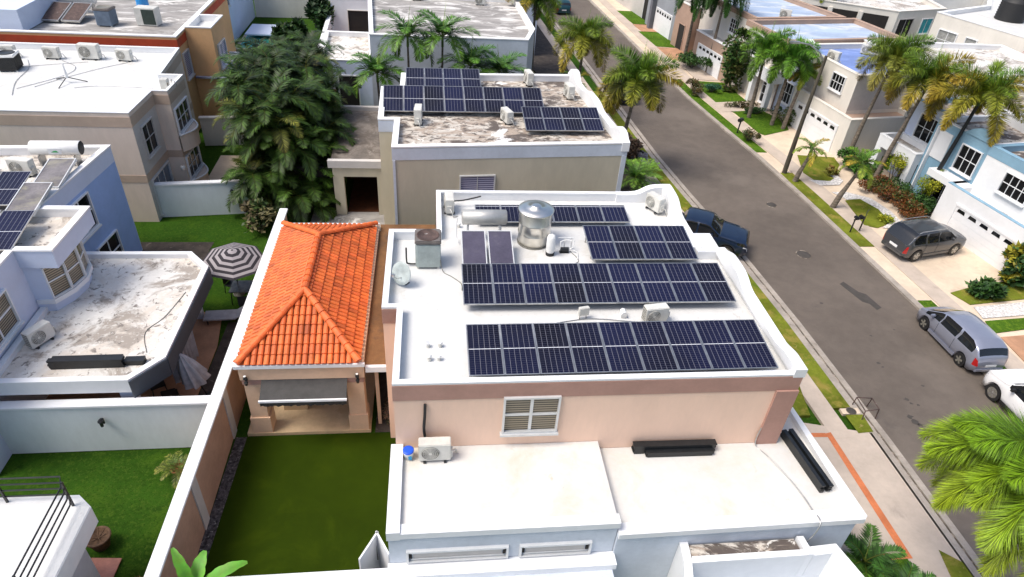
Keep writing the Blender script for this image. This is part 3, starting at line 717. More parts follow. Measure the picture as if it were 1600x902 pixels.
# rolled-down awning on the gazebo
t = thing('awning', 'rolled charcoal canvas awning with a white front bar, hung across the pavilion opening', 'awning', (-4.45, 16.85, 2.7))
M_ = T(0, 0)
w = MB(); w.add([(-5.82, 16.95, 2.78), (-2.98, 16.95, 2.78), (-2.98, 16.28, 2.42), (-5.82, 16.28, 2.42), (-5.82, 16.95, 2.74), (-2.98, 16.95, 2.74), (-2.98, 16.28, 2.38), (-5.82, 16.28, 2.38)],
                [(0, 1, 2, 3), (7, 6, 5, 4), (0, 3, 7, 4), (1, 5, 6, 2)])
w.build('canvas', m_awn, t, True)
w = MB(); w.box(-5.84, -2.96, 16.22, 16.28, 2.36, 2.44); w.build('front_bar', m_white, t, True)
w = MB()
vs = []; fs = []
for i in range(41):
    x = -5.82+2.84*i/40; dz = .02*sin(i*1.3); vs += [(x, 16.25, 2.36), (x, 16.3+.02*sin(i*2.1), 2.12+dz)]
fs = [(2*i, 2*i+2, 2*i+3, 2*i+1) for i in range(40)]
w.add(vs, fs); w.build('valance', m_awn, t, True)
for (x, lb) in ((-6.28, 'left'), (-2.62, 'right')):
    t = thing('wall_lamp', 'black two-bulb spotlight on the %s column of the tiled pavilion' % lb, 'lamp', (x, 16.88, 2.82), 0, 'spotlights on the pavilion')
    w = MB(); w.box(-.04, .04, -.06, .0, -.02, .12); w.build('bracket', m_blackm, t)
    w = MB(); w.cyl((0, -.12, .14), (0, -.10, .26), .07, .05, 10); w.build('lamp_head', m_blackm, t)
    w = MB(); w.cyl((0, -.12, -.02), (0, -.10, -.14), .07, .05, 10); w.build('lamp_head', m_blackm, t)
    w = MB(); w.cyl((0, -.12, .262), (0, -.12, .275), .045, n=10); w.build('bulb_glass', m_wplastic, t)
for (x, y, z, lb, ax) in ((-11.0, 16.42, 1.55, 'small black lantern on the greenish-white garden wall', 0), (-10.6, 32.72, 1.4, 'tiny dark lantern on the pale blue wall behind the lawn', 0)):
    t = thing('wall_lantern', lb, 'lamp', (x, y, z))
    w = MB(); w.box(-.05, .05, -.04, 0, -.12, .12); w.build('bracket', m_blackm, t)
    w = MB(); w.lathe([(0, -.14), (.05, -.14), (.07, .08), (.10, .09), (.02, .2), (0, .2)], 6, (0, -.13, 0), False); w.build('lantern_body', m_blackm, t)

# ================================================================== BEIGE HOUSE behind
N_ = thing('beige_house', 'beige house with white band and mouldy flat roof, behind the peach house', 'house', (3.7, 34, 0))
PN = [(-1.85, 28.3), (9.35, 29.2), (8.35, 38.9), (-1.75, 38.3), (-1.75, 36.0), (-2.75, 36.0), (-2.65, 31.5), (-1.85, 31.5)]
block(N_, PN, 0, 5.75, 6.05, m_beige, m_moldroof, .22, m_cap, .03, [(5.45, 6.02, m_greywhite)])
window(N_, PN[0], PN[1], 3.15, 3.25, 1.6, 1.3, 2, 1, m_alu, m_louv)
w = MB(); M = edge_frame(PN[0], PN[1], 0, 0); w.M = M; w.box(0, .12, 0, .05, 1.0, 5.44); w.box(11.0, 11.24, 0, .05, .5, 5.44); w.build('corner_trim', m_greywhite, N_, True)
w = MB()
for i in range(25):
    pass
prof = [29.1+i*(39.0-29.1)/40 for i in range(41)]; vs = []; fs = []
for y in prof:
    x = 9.36-(y-29.2)*.1035; z = 6.15+.35*math.exp(-((y-30)/.6)**4)+.25*math.exp(-((y-34.6)/1.2)**4)+.45*math.exp(-((y-38.2)/.6)**4)
    vs += [(x-.32, y, 5.7), (x+.04, y, 5.7), (x-.32, y, z), (x+.04, y, z)]
for i in range(40):
    k = 4*i; fs += [(k, k+2, k+6, k+4), (k+2, k+3, k+7, k+6), (k+3, k+1, k+5, k+7)]
fs += [(0, 1, 3, 2), (160, 162, 163, 161)]
w.add(vs, fs); w.build('street_parapet', m_white, N_, True)
# its covered patio
w = MB(); w.prism([(-5.4, 32.9), (-1.9, 32.9), (-2.7, 40.0), (-5.6, 40.0)], 2.95, 3.12); w.build('patio_roof', m_patroof, N_, True)
w = MB(); w.box(-5.5, -1.9, 32.6, 32.88, 2.9, 3.3); w.build('patio_parapet', m_creamshade, N_, True)
w = MB(); w.prism([(-5.6, 40.01), (-2.7, 40.01), (-2.7, 40.3), (-5.6, 40.3)], 2.9, 3.35); w.build('patio_parapet', m_creamshade, N_, True)
w = MB(); w.box(-5.3, -4.75, 32.7, 33.0, 0, 2.9); w.box(-3.0, -1.9, 32.7, 33.0, 0, 2.9); w.box(-4.75, -3.0, 32.7, 33.0, 2.35, 2.9); w.build('patio_wall', m_beige, N_, True)
w = MB(); w.box(-4.75, -3.0, 33.0, 37, .02, .05); w.build('patio_floor', m_bam, N_, True)
w = MB(); w.box(-5.3, -1.9, 37, 37.1, 0, 2.9); w.build('patio_back', m_bam, N_, True)
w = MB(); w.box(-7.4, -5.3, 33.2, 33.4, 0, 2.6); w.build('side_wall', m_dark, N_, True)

# ================================================================== TAN HOUSE left
LT = thing('tan_house', 'tan two-storey house with a clean white roof carrying five condensers, upper left', 'house', (-19, 37, 0))
PT = [(-26, 31.9), (-14.35, 31.9), (-14.25, 34.9), (-13.5, 34.9), (-13.45, 37.4), (-14.6, 37.4), (-14.95, 42.0), (-26, 42.0)]
block(LT, PT, 0, 5.65, 5.95, m_tan, m_roofw, .12, m_white, .02, [(5.25, 5.75, m_tanband), (2.3, 2.7, m_tanband)], caph=.04)
w = MB(); w.M = edge_frame(PT[1], PT[2], 0, 0); w.add([(.02, .0015, 0), (2.95, .0015, 0), (2.95, .0015, 5.24), (.02, .0015, 5.24)], [(0, 1, 2, 3)]); w.build('side_wall', m_creamshade, LT, True)  # grey skin: shade of the east face painted into the colour
window(LT, PT[1], PT[2], .75, 3.4, 1.3, 1.5, 2, 2, m_creamshade, m_glass)
window(LT, PT[1], PT[2], .4, .3, 2.2, 1.9, 3, 1, m_alu, m_glassb)
window(LT, PT[3], PT[4], .25, 3.6, 1.9, 1.25, 3, 2, m_white, m_glass)
window(LT, PT[3], PT[4], .25, .9, 1.9, 1.25, 3, 2, m_white, m_glass)
# bowed balconies under the two bay windows
for z0, z1 in ((2.55, 3.45), (.0, .75)):
    w = MB(); pts = [(-13.46+.55*sin(pi*i/12), 35.0+2.3*i/12) for i in range(13)]
    w.prism([(-13.46, 34.95)]+pts+[(-13.46, 37.35)], z0, z1); w.build('bay_balcony', m_tan, LT, True)
    q = MB(); q.tube([(x+.03, y, z1+.05) for x, y in pts], .05, 6); q.build('balcony_rail', m_white, LT, True)
w = MB(); w.lathe([(.02, -.12), (.12, -.1), (.12, .1), (.02, .14)], 10, (-13.38, 34.2, 2.0)); w.build('porch_light', m_cream, LT, True)

# orange house behind it
LO = thing('orange_house', 'orange house with a red band and weathered grey roof, top left behind the tan house', 'house', (-20, 49, 0))
PO = [(-30, 43.4), (-15.5, 43.4), (-15.6, 56), (-30, 56)]
block(LO, PO, 0, 5.85, 6.15, m_orangest, m_greyroof, .22, m_cap, .03, [(5.5, 6.0, m_red)])
P2 = [(-15.49, 45.2), (-13.9, 45.2), (-13.9, 48.2), (-15.49, 48.2)]
block(LO, P2, 0, 5.9, 6.25, m_orangest, m_roofw, .15, m_cap, .02)
window(LO, P2[1], P2[2], .6, 3.6, 1.6, 1.4, 2, 1, m_alu, m_louv)
window(LO, PO[1], PO[2], .4, 3.5, 1.1, 1.5, 1, 1, m_alu, m_louv)
w = MB(); w.prism([(-15.4, 45.0), (-13.4, 45.0), (-12.0, 50.5), (-15.4, 50.5)], 3.1, 3.2); w.build('lean_to_roof', m_corr, LO, True)
w = MB(); w.box(-15.3, -12.4, 45.3, 45.5, 0, 2.9); w.build('lean_to_wall', m_dark, LO, True)
w = MB(); w.box(-15.4, -8.6, 50.9, 51.1, 0, 2.6); w.build('yard_wall', m_orangest, LO, True)
w = MB(); w.box(-15.4, -8.6, 50.85, 51.15, 2.603, 2.95); w.build('yard_wall_band', m_red, LO, True)
w = MB(); w.box(-27, -24.5, 44.2, 52, 5.9, 7.2); w.build('roof_room', m_bluewhite, LO, True)

# ================================================================== BLUE-WHITE HOUSE left
LB = thing('blue_white_house', 'pale blue-white two-storey house with a bay window and stained terrace roof, left edge', 'house', (-16, 23, 0))
PB = [(-21, 15.5), (-14.35, 15.5), (-14.35, 20.65), (-13.1, 20.65), (-13.05, 23.7), (-14.85, 23.7), (-14.3, 29.2), (-21, 28.8)]
# upper floor recessed under the bay roof: walls follow a bowed bay
w = MB()
bay = [(-14.35, 20.7), (-13.78, 20.75), (-13.42, 21.4), (-13.26, 22.15), (-13.42, 22.9), (-13.8, 23.5), (-14.35, 23.6)]
w.prism([(-21, 15.5), (-14.35, 15.5)]+bay+[(-14.85, 23.7), (-14.3, 29.2), (-21, 28.8)], 0, 4.8); w.build('wall', m_bluewhite, LB, True)
w = MB(); w.M = edge_frame((-14.85, 23.7), (-14.3, 29.2), 0, 0); w.add([(0, .0015, 0), (5.5, .0015, 0), (5.5, .0015, 4.79), (0, .0015, 4.79)], [(0, 1, 2, 3)]); w.build('side_wall', m_blueshade, LB, True)  # blue skin: sky-lit shade of the east wall painted in
block(LB, PB, 4.801, 5.2, 5.5, m_bluewhite, m_dirtyroof, .2, m_cap, .03, capname='parapet_cap')
for i, (t0) in enumerate((1, 5)):
    pass
for i in (1, 2, 3):
    p, q_ = bay[i], bay[i+1]; L_ = hypot(q_[0]-p[0], q_[1]-p[1])
    window(LB, p, q_, .03, 3.45, L_-.06, 1.25, 1, 2, m_white, m_blind, sill=False, fw=.028, mw=.05)
w = MB(); w.prism([(-14.3, 20.65), (-13.70, 20.68), (-13.30, 21.4), (-13.14, 22.15), (-13.30, 22.95), (-13.75, 23.62), (-14.3, 23.65)], 3.2, 3.38); w.build('bay_sill', m_white, LB, True)
window(LB, (-14.35, 15.5), (-14.35, 20.65), 2.0, 3.45, 1.9, 1.3, 2, 2, m_white, m_blind, mw=.06)
window(LB, (-14.85, 23.7), (-14.3, 29.2), 1.35, 3.1, 1.5, 1.5, 2, 2, m_white, m_glass, mw=.06)
window(LB, (-14.85, 23.7), (-14.3, 29.2), 2.3, .6, 1.6, 1.5, 2, 2, m_white, m_glass, mw=.06)
# terrace roof
PTc = [(-14.3, 16.75), (-9.95, 16.75), (-9.1, 17.85), (-9.1, 23.3), (-10.05, 24.4), (-14.3, 24.4)]
w = MB(); w.prism(inset(PTc, .1), 2.5, 2.84); w.build('terrace_roof', m_dirtyroof, LB, True)
w = MB(); ring(w, PTc, 0, .22, 2.5, 3.05); w.build('terrace_parapet', m_white, LB, True)
for i in range(1, 4):
    p, q_ = Vector(PTc[i]), Vector(PTc[i+1]); d = (q_-p).normalized(); o = Vector((d.y, -d.x))
    w = MB(); w.prism([p+o*.002, q_+o*.002, q_+o*.05, p+o*.05], 2.25, 2.97); w.build('terrace_fascia', m_slate, LB, True)
w = MB(); w.box(-10.5, -10.1, 17.0, 17.4, 0, 2.5); w.build('column', m_bluewhite, LB, True)
w = MB(); w.box(-10.3, -10.0, 23.6, 23.9, 0, 2.5); w.build('column', m_bluewhite, LB, True)
# flat-roofed white neighbour bottom left
LW = thing('white_outbuilding', 'low white building with a flat roof edged by a black rail, bottom left corner', 'building', (-11, 9, 0))
P = [(-16, 5), (-9.65, 5), (-9.05, 9.5), (-9.05, 11.75), (-9.6, 12.1), (-16, 12.15)]
P = [(-16, 5), (-9.15, 5), (-9.05, 11.7), (-9.5, 12.1), (-16, 12.15)]
w = MB(); w.prism(inset(P, .5), 0, 2.65); w.build('wall', m_greywhite, LW, True)
w = MB(); w.prism(P, 2.66, 3.3); w.build('roof_slab', m_white, LW, True)
w = MB(); w.prism(inset(P, .02), 3.302, 3.32); w.build('roof', m_roofw, LW, True)
R_ = thing('roof_railing', 'black four-bar metal railing around the low white roof, bottom left', 'railing', (-11, 11.9, 3.3))
pl = [(-16, 11.95), (-9.62, 11.95), (-9.45, 11.6), (-9.45, 5)]
for k in range(4):
    w = MB(); w.tube([(x, y, 3.55+.24*k) for x, y in pl], .022, 6); w.build('rail', m_blackm, R_, True)
for (x, y) in ((-13.5, 11.95), (-11.2, 11.95), (-9.5, 11.75), (-9.45, 9.2), (-9.45, 7)):
    w = MB(); w.box(x-.025, x+.025, y-.025, y+.025, 3.3, 4.29); w.build('post', m_blackm, R_, True)

# ================================================================== HOUSES behind the beige one
HW = thing('white_house', 'white house with low patio and a lichen-grey roof, behind the beige house and its palms', 'house', (1, 50, 0))
PW = [(-4.2, 46.8), (6.6, 46.8), (7.4, 49.6), (7.0, 59), (-5.2, 59)]
block(HW, PW, 0, 5.4, 5.75, m_greywhite, m_greyroof, .25, m_cap, .03)
PW2 = [(-8.0, 48.9), (-4.21, 48.9), (-4.9, 56), (-8.4, 56)]
block(HW, PW2, 0, 3.0, 3.3, m_bluewhite, m_dirtyroof, .2, m_cap, .03)
door(HW, PW2[0], PW2[1], 1.25, 0, 1.35, 2.2, m_dark, 'patio_door')
w = MB(); w.M = edge_frame(PW2[0], PW2[1], .2, 0); w.box(0, .85, 0, .03, 0, 1.2); w.build('brick_panel', m_terra, HW, True)
HF = thing('far_patio_house', 'white house with timber-roofed terrace and two dark openings, top centre-left', 'house', (-6, 66, 0))
PF = [(-9.2, 65.5), (-3.0, 65.5), (-3.0, 75), (-9.2, 75)]
block(HF, PF, 0, 3.3, 3.6, m_white, m_brownst, .5, m_cap, .03)
window(HF, PF[0], PF[1], 1.5, .3, 1.9, 2.3, 1, 1, m_cream, m_dark, sill=False)
window(HF, PF[0], PF[1], 3.9, .3, 1.9, 2.3, 1, 1, m_cream, m_dark, sill=False)
w = MB(); w.box(-8.9, -3.6, 57.5, 65.4, .0, .1); w.build('terrace', m_terra, HF, True)
PF = [(-3, 62), (9.4, 62), (9.0, 90), (-3, 90)]
HN = thing('long_white_house', 'long house with white parapets and grey lichen roof, at the top edge right of centre-left', 'house', (3, 75, 0))
block(HN, PF, 0, 5.4, 5.8, m_bluewhite, m_greyroof, .25, m_cap, .03)
HG = thing('garden_annexe', 'white annexe with stepped roof behind the pool garden', 'building', (-16.5, 75, 0))
PG = [(-24, 60), (-17.6, 60), (-17.6, 72), (-24, 72)]
block(HG, PG, 0, 5.2, 5.5, m_bluewhite, m_greyroof, .2, m_cap)
window(HG, PG[1], PG[2], 2, 3.2, 1.4, 1.2, 2, 1, m_alu, m_glassb)
PL = thing('swimming_pool', 'rectangular teal swimming pool half under a white cover in the far garden', 'pool', (-15, 64, 0))
w = MB(); w.box(-17.2, -12.6, 61, 66.8, 0, .14); w.build('pool_coping', m_conc, PL, True)
w = MB(); w.box(-16.9, -12.9, 61.3, 66.5, .141, .15); w.build('water', m_teal, PL, True)
w = MB(); w.box(-16.8, -13.6, 63.9, 67.2, .5, .62); w.build('pool_cover', m_bluewhite, PL, True)
wall_thing('garden_wall', 'cream rear wall behind the swimming pool', ((-17.5, 72), (-10, 72.5)), 2.4, .25, m_cream, m_cap)

# ================================================================== HOUSES ACROSS THE STREET
def frame_pts(O, a, pts):
    a = radians(a); u = (cos(a), sin(a)); v = (-sin(a), cos(a))
    return [(O[0]+u[0]*p+v[0]*q, O[1]+u[1]*p+v[1]*q) for p, q in pts]
# R1 blue and white house; (u away from the street, v up the street)
O1, a1 = (30.75, 26.0), 9
R1 = thing('blue_and_white_house', 'white and sky-blue two-storey house with a wide white garage door, right edge', 'house', (34, 31, 0))
q = frame_pts(O1, a1, [(0, -4), (5, -4), (5, 6.2), (0, 6.2)])
block(R1, q, 0, 2.45, 2.72, m_white, m_dirtyroof, .25, m_skyblue, .0, caph=.03)
garage_door(R1, q[3], q[0], 1.25, .02, 4.9, 1.85)
q = frame_pts(O1, a1, [(.95, -4), (9, -4), (9, 5.5), (.95, 5.5)])
block(R1, q, 2.3, 4.95, 5.25, m_white, m_moldroof, .25, m_skyblue, .02, [(4.75, 5.24, m_skyblue)])
window(R1, q[3], q[0], 1.6, 3.35, 1.65, 1.1, 4, 2, m_white, m_glass)
q = frame_pts(O1, a1, [(1.2, 5.52), (9, 5.52), (9, 9.6), (1.2, 9.6)])
block(R1, q, 0, 4.95, 5.2, m_skyblue, m_moldroof, .2, m_white, .02)
window(R1, q[3], q[0], 2.3, 3.1, 1.35, 1.45, 3, 2, m_white, m_glass)
w = MB(); w.M = edge_frame(q[3], q[0], .35, 0); w.box(.1, 1.1, 0, .06, 3.0, 4.7); w.box(.0, .08, 0, .25, 0, 4.9); w.box(1.2, 3.9, 0, .9, 2.35, 2.75); w.build('relief_panel', m_white, R1, True)
window(R1, q[3], q[0], 1.9, .5, 1.9, 1.5, 4, 1, m_white, m_glass, sill=False)
w = MB(); n = 12; M = edge_frame(q[3], q[0], 0, 0)
pts = [(2.0+2.0*i/n, 5.2+.55*sin(pi*i/n)) for i in range(n+1)]
vs = [(x, .05, z) for x, z in pts]+[(x, -.25, z) for x, z in pts]; n2 = n+1
w.M = M; w.add(vs, [(i, i+1, n2+i+1, n2+i) for i in range(n)]+[tuple(range(n2)), tuple(range(n2, 2*n2))[::-1]]); w.build('arched_gable', m_skyblue, R1, True)
q = frame_pts(O1, a1, [(2.5, 9.62), (9, 9.62), (9, 12.8), (2.5, 12.8)])
block(R1, q, 0, 4.85, 5.1, m_bluewhite, m_moldroof, .2, m_skyblue, .02)
window(R1, q[3], q[0], .8, 3.0, 1.6, 1.5, 3, 2, m_white, m_glass)
q = frame_pts(O1, a1, [(.7, 9.62), (2.49, 9.62), (2.49, 12.9), (.7, 12.9)])
block(R1, q, 2.1, 2.5, 2.8, m_white, m_dirtyroof, .2, m_white, .02)
for (u0, v0) in ((.7, 9.62), (.7, 12.44)):
    w = MB(); w.prism(frame_pts(O1, a1, [(u0, v0), (u0+.45, v0), (u0+.45, v0+.45), (u0, v0+.45)]), 0, 2.1); w.build('porch_column', m_white, R1, True)
dq = frame_pts(O1, a1, [(2.48, 12.7), (2.48, 9.7)])
door(R1, dq[0], dq[1], .9, .02, 1.3, 2.0, mat('wrought_dark_door', (.04, .025, .02), .4, .3, 6), 'front_door')
# R2 cream house with blue roof
O2, a2 = (28.45, 40.9), 9
R2 = thing('cream_house', 'cream two-storey house with a blue-coated roof and a white garage door, across the street', 'house', (31, 45, 0))
q = frame_pts(O2, a2, [(0, 0), (5.6, 0), (5.6, 6.6), (0, 6.6)])
block(R2, q, 0, 2.6, 2.85, m_cream, m_brownst, .25, m_cream, .02)
garage_door(R2, q[3], q[0], .95, .02, 4.6, 1.95)
q = frame_pts(O2, a2, [(.9, 1.7), (7.5, 1.7), (7.5, 9.0), (.9, 9.0)])
block(R2, q, 2.4, 5.0, 5.3, m_cream, m_blueroof, .3, m_cream, .02)
window(R2, q[3], q[0], 4.9, 3.75, 1.3, 1.05, 4, 2, m_white, m_glass)
w = MB(); w.M = edge_frame(q[0], q[1], 0, 0); w.add([(0, .0015, 2.86), (6.55, .0015, 2.86), (6.55, .0015, 5.25), (0, .0015, 5.25)], [(0, 1, 2, 3)]); w.build('side_wall', m_creamshade, R2, True)  # grey skin: the south side's shade is painted on
w = MB(); w.M = edge_frame(q[3], q[0], .2, 5.37); n = 12
pts = [(1.9*i/n, .65*sin(pi*i/n)) for i in range(n+1)]; vs = [(x, .05, z) for x, z in pts]+[(x, -.3, z) for x, z in pts]; n2 = n+1
w.add(vs, [(i, i+1, n2+i+1, n2+i) for i in range(n)]+[tuple(range(n2)), tuple(range(n2, 2*n2))[::-1]]); w.build('arched_gable', m_white, R2, True)
q = frame_pts(O2, a2, [(.4, 6.62), (7.5, 6.62), (7.5, 10.6), (.4, 10.6)])
block(R2, q, 0, 4.6, 4.9, m_bluewhite, m_blueroof, .3, m_cream, .02)
window(R2, q[3], q[0], 2.2, 1.2, 1.2, 1.5, 3, 2, m_white, m_glass)
q = frame_pts(O2, a2, [(-.7, 8.7), (.39, 8.7), (.39, 11.4), (-.7, 11.4)])
block(R2, q, 2.3, 2.9, 3.2, m_white, m_cream, .1, m_white, .02)
for (u0, v0) in ((-.7, 8.7), (-.7, 11.0)):
    w = MB(); w.prism(frame_pts(O2, a2, [(u0, v0), (u0+.4, v0), (u0+.4, v0+.4), (u0, v0+.4)]), 0, 2.3); w.build('porch_column', m_white, R2, True)
w = MB(); w.prism(frame_pts(O2, a2, [(-4.2, 8.9), (0.3, 8.9), (0.3, 10.9), (-4.2, 10.9)]), 0, .14); w.build('front_path', m_conc, R2, True)
# R3 brown and cream house
O3, a3 = (26.6, 53.4), 11
R3 = thing('brown_and_cream_house', 'brown and cream two-storey house with pale blue roof coating, top right behind a bushy tree', 'house', (30, 58, 0))
q = frame_pts(O3, a3, [(-.6, 2.6), (5, 2.6), (5, 8.6), (-.6, 8.6)])
block(R3, q, 0, 2.75, 3.0, m_brownst, m_creamshade, .25, m_white, .04)
garage_door(R3, q[3], q[0], .9, .02, 4.0, 2.0)
q = frame_pts(O3, a3, [(.9, 2.4), (10, 2.4), (9, 10.8), (.9, 10.8)])
block(R3, q, 2.4, 5.3, 5.6, m_cream, m_paleblueroof, .3, m_brownst, .02, [(5.25, 5.58, m_brownst)])
window(R3, q[3], q[0], 5.0, 3.7, 1.3, 1.1, 4, 3, m_white, m_glass)
w = MB(); w.M = edge_frame(q[3], q[0], 7.3, 2.9); w.box(.1, 1.09, 0, .04, .1, 2.3); w.build('brown_panel', m_brownst, R3, True)
q = frame_pts(O3, a3, [(0, -3.6), (11, -3.6), (11, 2.38), (0, 2.38)])
block(R3, q, 0, 5.2, 5.5, m_cream, m_paleblueroof, .3, m_brownst, .02, [(5.15, 5.48, m_brownst)])
window(R3, q[3], q[0], 1.7, 3.3, 1.2, 1.6, 1, 7, m_white, m_glass)
window(R3, q[3], q[0], 4.4, .3, .9, 2.0, 1, 3, m_white, m_glass)
w = MB(); w.M = edge_frame(q[0], q[1], 0, 0); w.add([(0, .0015, .2), (10.9, .0015, .2), (10.9, .0015, 5.1), (0, .0015, 5.1)], [(0, 1, 2, 3)]); w.build('side_wall', m_brownst, R3, True)
q = frame_pts(O3, a3, [(.2, 11), (6, 11), (6, 14.2), (.2, 14.2)])
block(R3, q, 0, 4.0, 4.3, m_brownst, m_creamshade, .3, m_cream, .03)
door(R3, q[3], q[0], 1.1, .02, 1.1, 2.4, m_dark, 'front_door', m_brownst)
# R4 grey
R4 = thing('grey_house', 'dark grey house with arched white garage door, top edge across the street', 'house', (27, 71, 0))
O4, a4 = (24.9, 65.4), 9
q = frame_pts(O4, a4, [(0, 3), (8, 3), (8, 9.6), (0, 9.6)])
block(R4, q, 0, 4.6, 5.0, m_lgreyst, m_dirtyroof, .25, m_cap, .03)
garage_door(R4, q[3], q[0], 2.4, .02, 3.6, 2.3)
w = MB(); w.M = edge_frame(q[3], q[0], 1.6, 0); w.box(0, .5, 0, .5, 0, 4.8); w.build('pier', m_greyst, R4, True)
w = MB(); w.M = edge_frame(q[0], q[1], 0, 0); w.add([(0, .0015, .1), (7.9, .0015, .1), (7.9, .0015, 4.7), (0, .0015, 4.7)], [(0, 1, 2, 3)]); w.build('side_wall', m_lgreyst, R4, True)
q = frame_pts(O4, a4, [(.6, 9.62), (8, 9.62), (8, 22), (.6, 22)])
block(R4, q, 0, 4.8, 5.1, m_creamshade, m_dirtyroof, .25, m_cap, .03)
door(R4, q[3], q[0], 10.3, .02, 1.2, 2.4, m_dark, 'front_door')
window(R4, q[3], q[0], 3, 1, 1.5, 1.3, 3, 2, m_white, m_glass)
# T1 white house with balconies, T2 white house with tank
T1 = thing('balcony_house', 'cream house with an arcaded upper balcony and turquoise shutters, top right', 'house', (38, 64, 0))
q = [(33.0, 66.0), (42.8, 60.6), (48.9, 62.6), (52, 80), (36, 84)]
block(T1, q, 0, 5.2, 5.6, m_cream, m_dirtyroof, .3, m_cream, .05)
for t0 in (2.9, 5.6, 8.3):
    f = MB(edge_frame(q[0], q[1], t0, 3.4)); f.box(0, 2.2, 0, .03, 0, 1.7); fo = f.build('balcony_opening', m_dark, T1, True)
    r = MB(edge_frame(q[0], q[1], t0, 3.4)); r.box(0, 2.2, .06, .11, .5, .58)
    for k in range(12): r.box(.04+k*.18, .13+k*.18, .06, .10, .0, .5)
    r.build('balustrade', m_cream, fo, True)
    r = MB(edge_frame(q[0], q[1], t0-.45, 2.8)); r.box(0, .38, 0, .14, 0, 2.4); r.build('pillar', m_cream, T1, True)
window(T1, q[1], q[2], .4, 3.2, 1.9, 1.7, 2, 1, m_creamshade, m_dark)
fo = window(T1, q[1], q[2], 3.6, 3.5, 1.4, 1.3, 2, 1, m_white, mat('turquoise_shutters', (.02, .38, .45), .5, .1, 3))
T2 = thing('plain_white_house', 'plain cream-white house with three shuttered windows and a black roof tank', 'house', (50, 56, 0))
q = [(44.5, 57.9), (48.2, 47.5), (52, 44), (66, 52), (60, 72), (52, 61.5)]
block(T2, q, 0, 6.0, 6.3, m_cream, m_roofw, .3, m_white, .03)
m_shut = mat('grey_shutter', (.36, .36, .34), .6, .15, 4)
window(T2, q[0], q[1], .9, 3.6, 1.7, 1.5, 2, 2, m_white, m_shut)
window(T2, q[0], q[1], 3.5, 3.6, .95, 1.5, 1, 2, m_white, m_shut)
window(T2, q[0], q[1], 6.9, 3.5, .95, 1.5, 1, 2, m_white, m_shut)
q = [(42.6, 55.0), (46.4, 46.4), (51, 42), (60, 48), (52, 57)]
w = MB(); w.prism(q, 0, 3.1); w.build('lower_wall', m_white, T2, True)
w = MB(); w.prism(inset(q, .1), 3.101, 3.2); w.build('lower_roof', m_roofw, T2, True)
w = MB(); w.M = edge_frame(q[0], q[1], 5.0, 2.9); w.box(0, 1.8, .02, .6, .0, .1); w.box(.3, 1.6, .004, .03, -1.5, -.1); w.build('carport_opening', m_dark, T2, True)
for i, (cx, cy, sx, sy, h, mm, mr_, lb) in enumerate(((40, 46, 6, 5, 5.2, m_cream, m_dirtyroof, 'cream house with stained roof, behind the palms at the right edge'),
        (42, 36.5, 7, 6, 5.2, m_white, m_moldroof, 'white house with weathered roof behind the sky-blue one, right edge'),
        (62, 78, 14, 8, 5.6, m_white, m_dirtyroof, 'long pale house with dirty white roof, top right corner'),
        (36, 92, 10, 7, 5.6, m_creamshade, m_paleblueroof, 'far house with pale blue roof at the top edge, across the street'))):
    t = thing('house', lb, 'house', (cx, cy, 0))
    q = [(cx-sx, cy-sy), (cx+sx, cy-sy), (cx+sx, cy+sy), (cx-sx, cy+sy)]
    block(t, q, 0, h, h+.3, mm, mr_, .25, m_cap, .03)
    window(t, q[3], q[0], sy, h-2.2, 1.4, 1.2, 2, 2, m_white, m_glass)
# ================================================================== EQUIPMENT
def solar_proto(w, l, label, name='solar_panel'):
    t = thing(name, label, 'solar panel', (0, 0, 0))
    c = MB(); c.box(.03, w-.03, .03, l-.03, 0, .03); c.build('cells', m_cells, t)
    f = MB(); f.box(0, w, 0, .028, -.01, .036); f.box(0, w, l-.028, l, -.01, .036); f.box(0, .028, .028, l-.028, -.01, .036); f.box(w-.028, w, .028, l-.028, -.01, .036)
    f.build('frame', m_silver, t)
    return t
def bracket(t, w, l, tilt, zb):
    g = MB()
    for y in (.25*l, .8*l):
        h = zb+sin(tilt)*y
        for x in (.1, w-.1): g.box(x-.02, x+.02, y-.02, y+.02, -h/cos(tilt), -.012)
    return g.build('mounting_feet', m_silver, t)
ORD = ['first', 'second', 'third', 'fourth', 'fifth', 'sixth', 'seventh', 'eighth', 'ninth']
def panel_row(n, x0, y0, zroof, w, l, tilt, h0, rz, where, group, short=False):
    for i in range(n):
        lab = 'solar panel %s from the left in %s' % (ORD[i], where)
        if i == 0:
            t = solar_proto(w, l, lab); bracket(t, w, l, tilt, h0); first = t
        else: t = dup(first, (0, 0, 0), None, lab)
        t.rotation_euler = (tilt, 0, rz)
        t.location = (x0+cos(rz)*i*(w+.012), y0+sin(rz)*i*(w+.012), zroof+h0)
        t['group'] = group
GR = 'solar panels on the peach house roof'
panel_row(9, .94, 13.42, 5.7, 1.0, 2.0, radians(6), .36, radians(.3), 'the front row of the peach house roof', GR)
panel_row(9, .92, 16.74, 5.7, 1.0, 2.0, radians(6), .30, radians(0), 'the middle row of the peach house roof', GR)
panel_row(4, 5.6, 19.28, 5.7, .98, 2.0, radians(6), .3, radians(0), 'the row of four on the peach house roof', GR)
panel_row(6, 1.62, 22.0, 5.7, 1.0, 1.1, radians(7), .22, radians(.3), 'the short row behind the steel tank', GR)
GN = 'solar panels on the beige house roof'
panel_row(8, -2.5, 32.75, 5.75, 1.03, 2.05, radians(18), .25, radians(1.5), 'the long row on the beige house', GN)
panel_row(4, -1.45, 36.1, 5.75, 1.03, 2.0, radians(14), .25, radians(1.5), 'the rear row on the beige house', GN)
panel_row(4, 4.55, 30.65, 5.75, .98, 1.95, radians(14), .25, radians(2), 'the front right row on the beige house', GN)
GB = 'solar panels on the blue-white house roof'
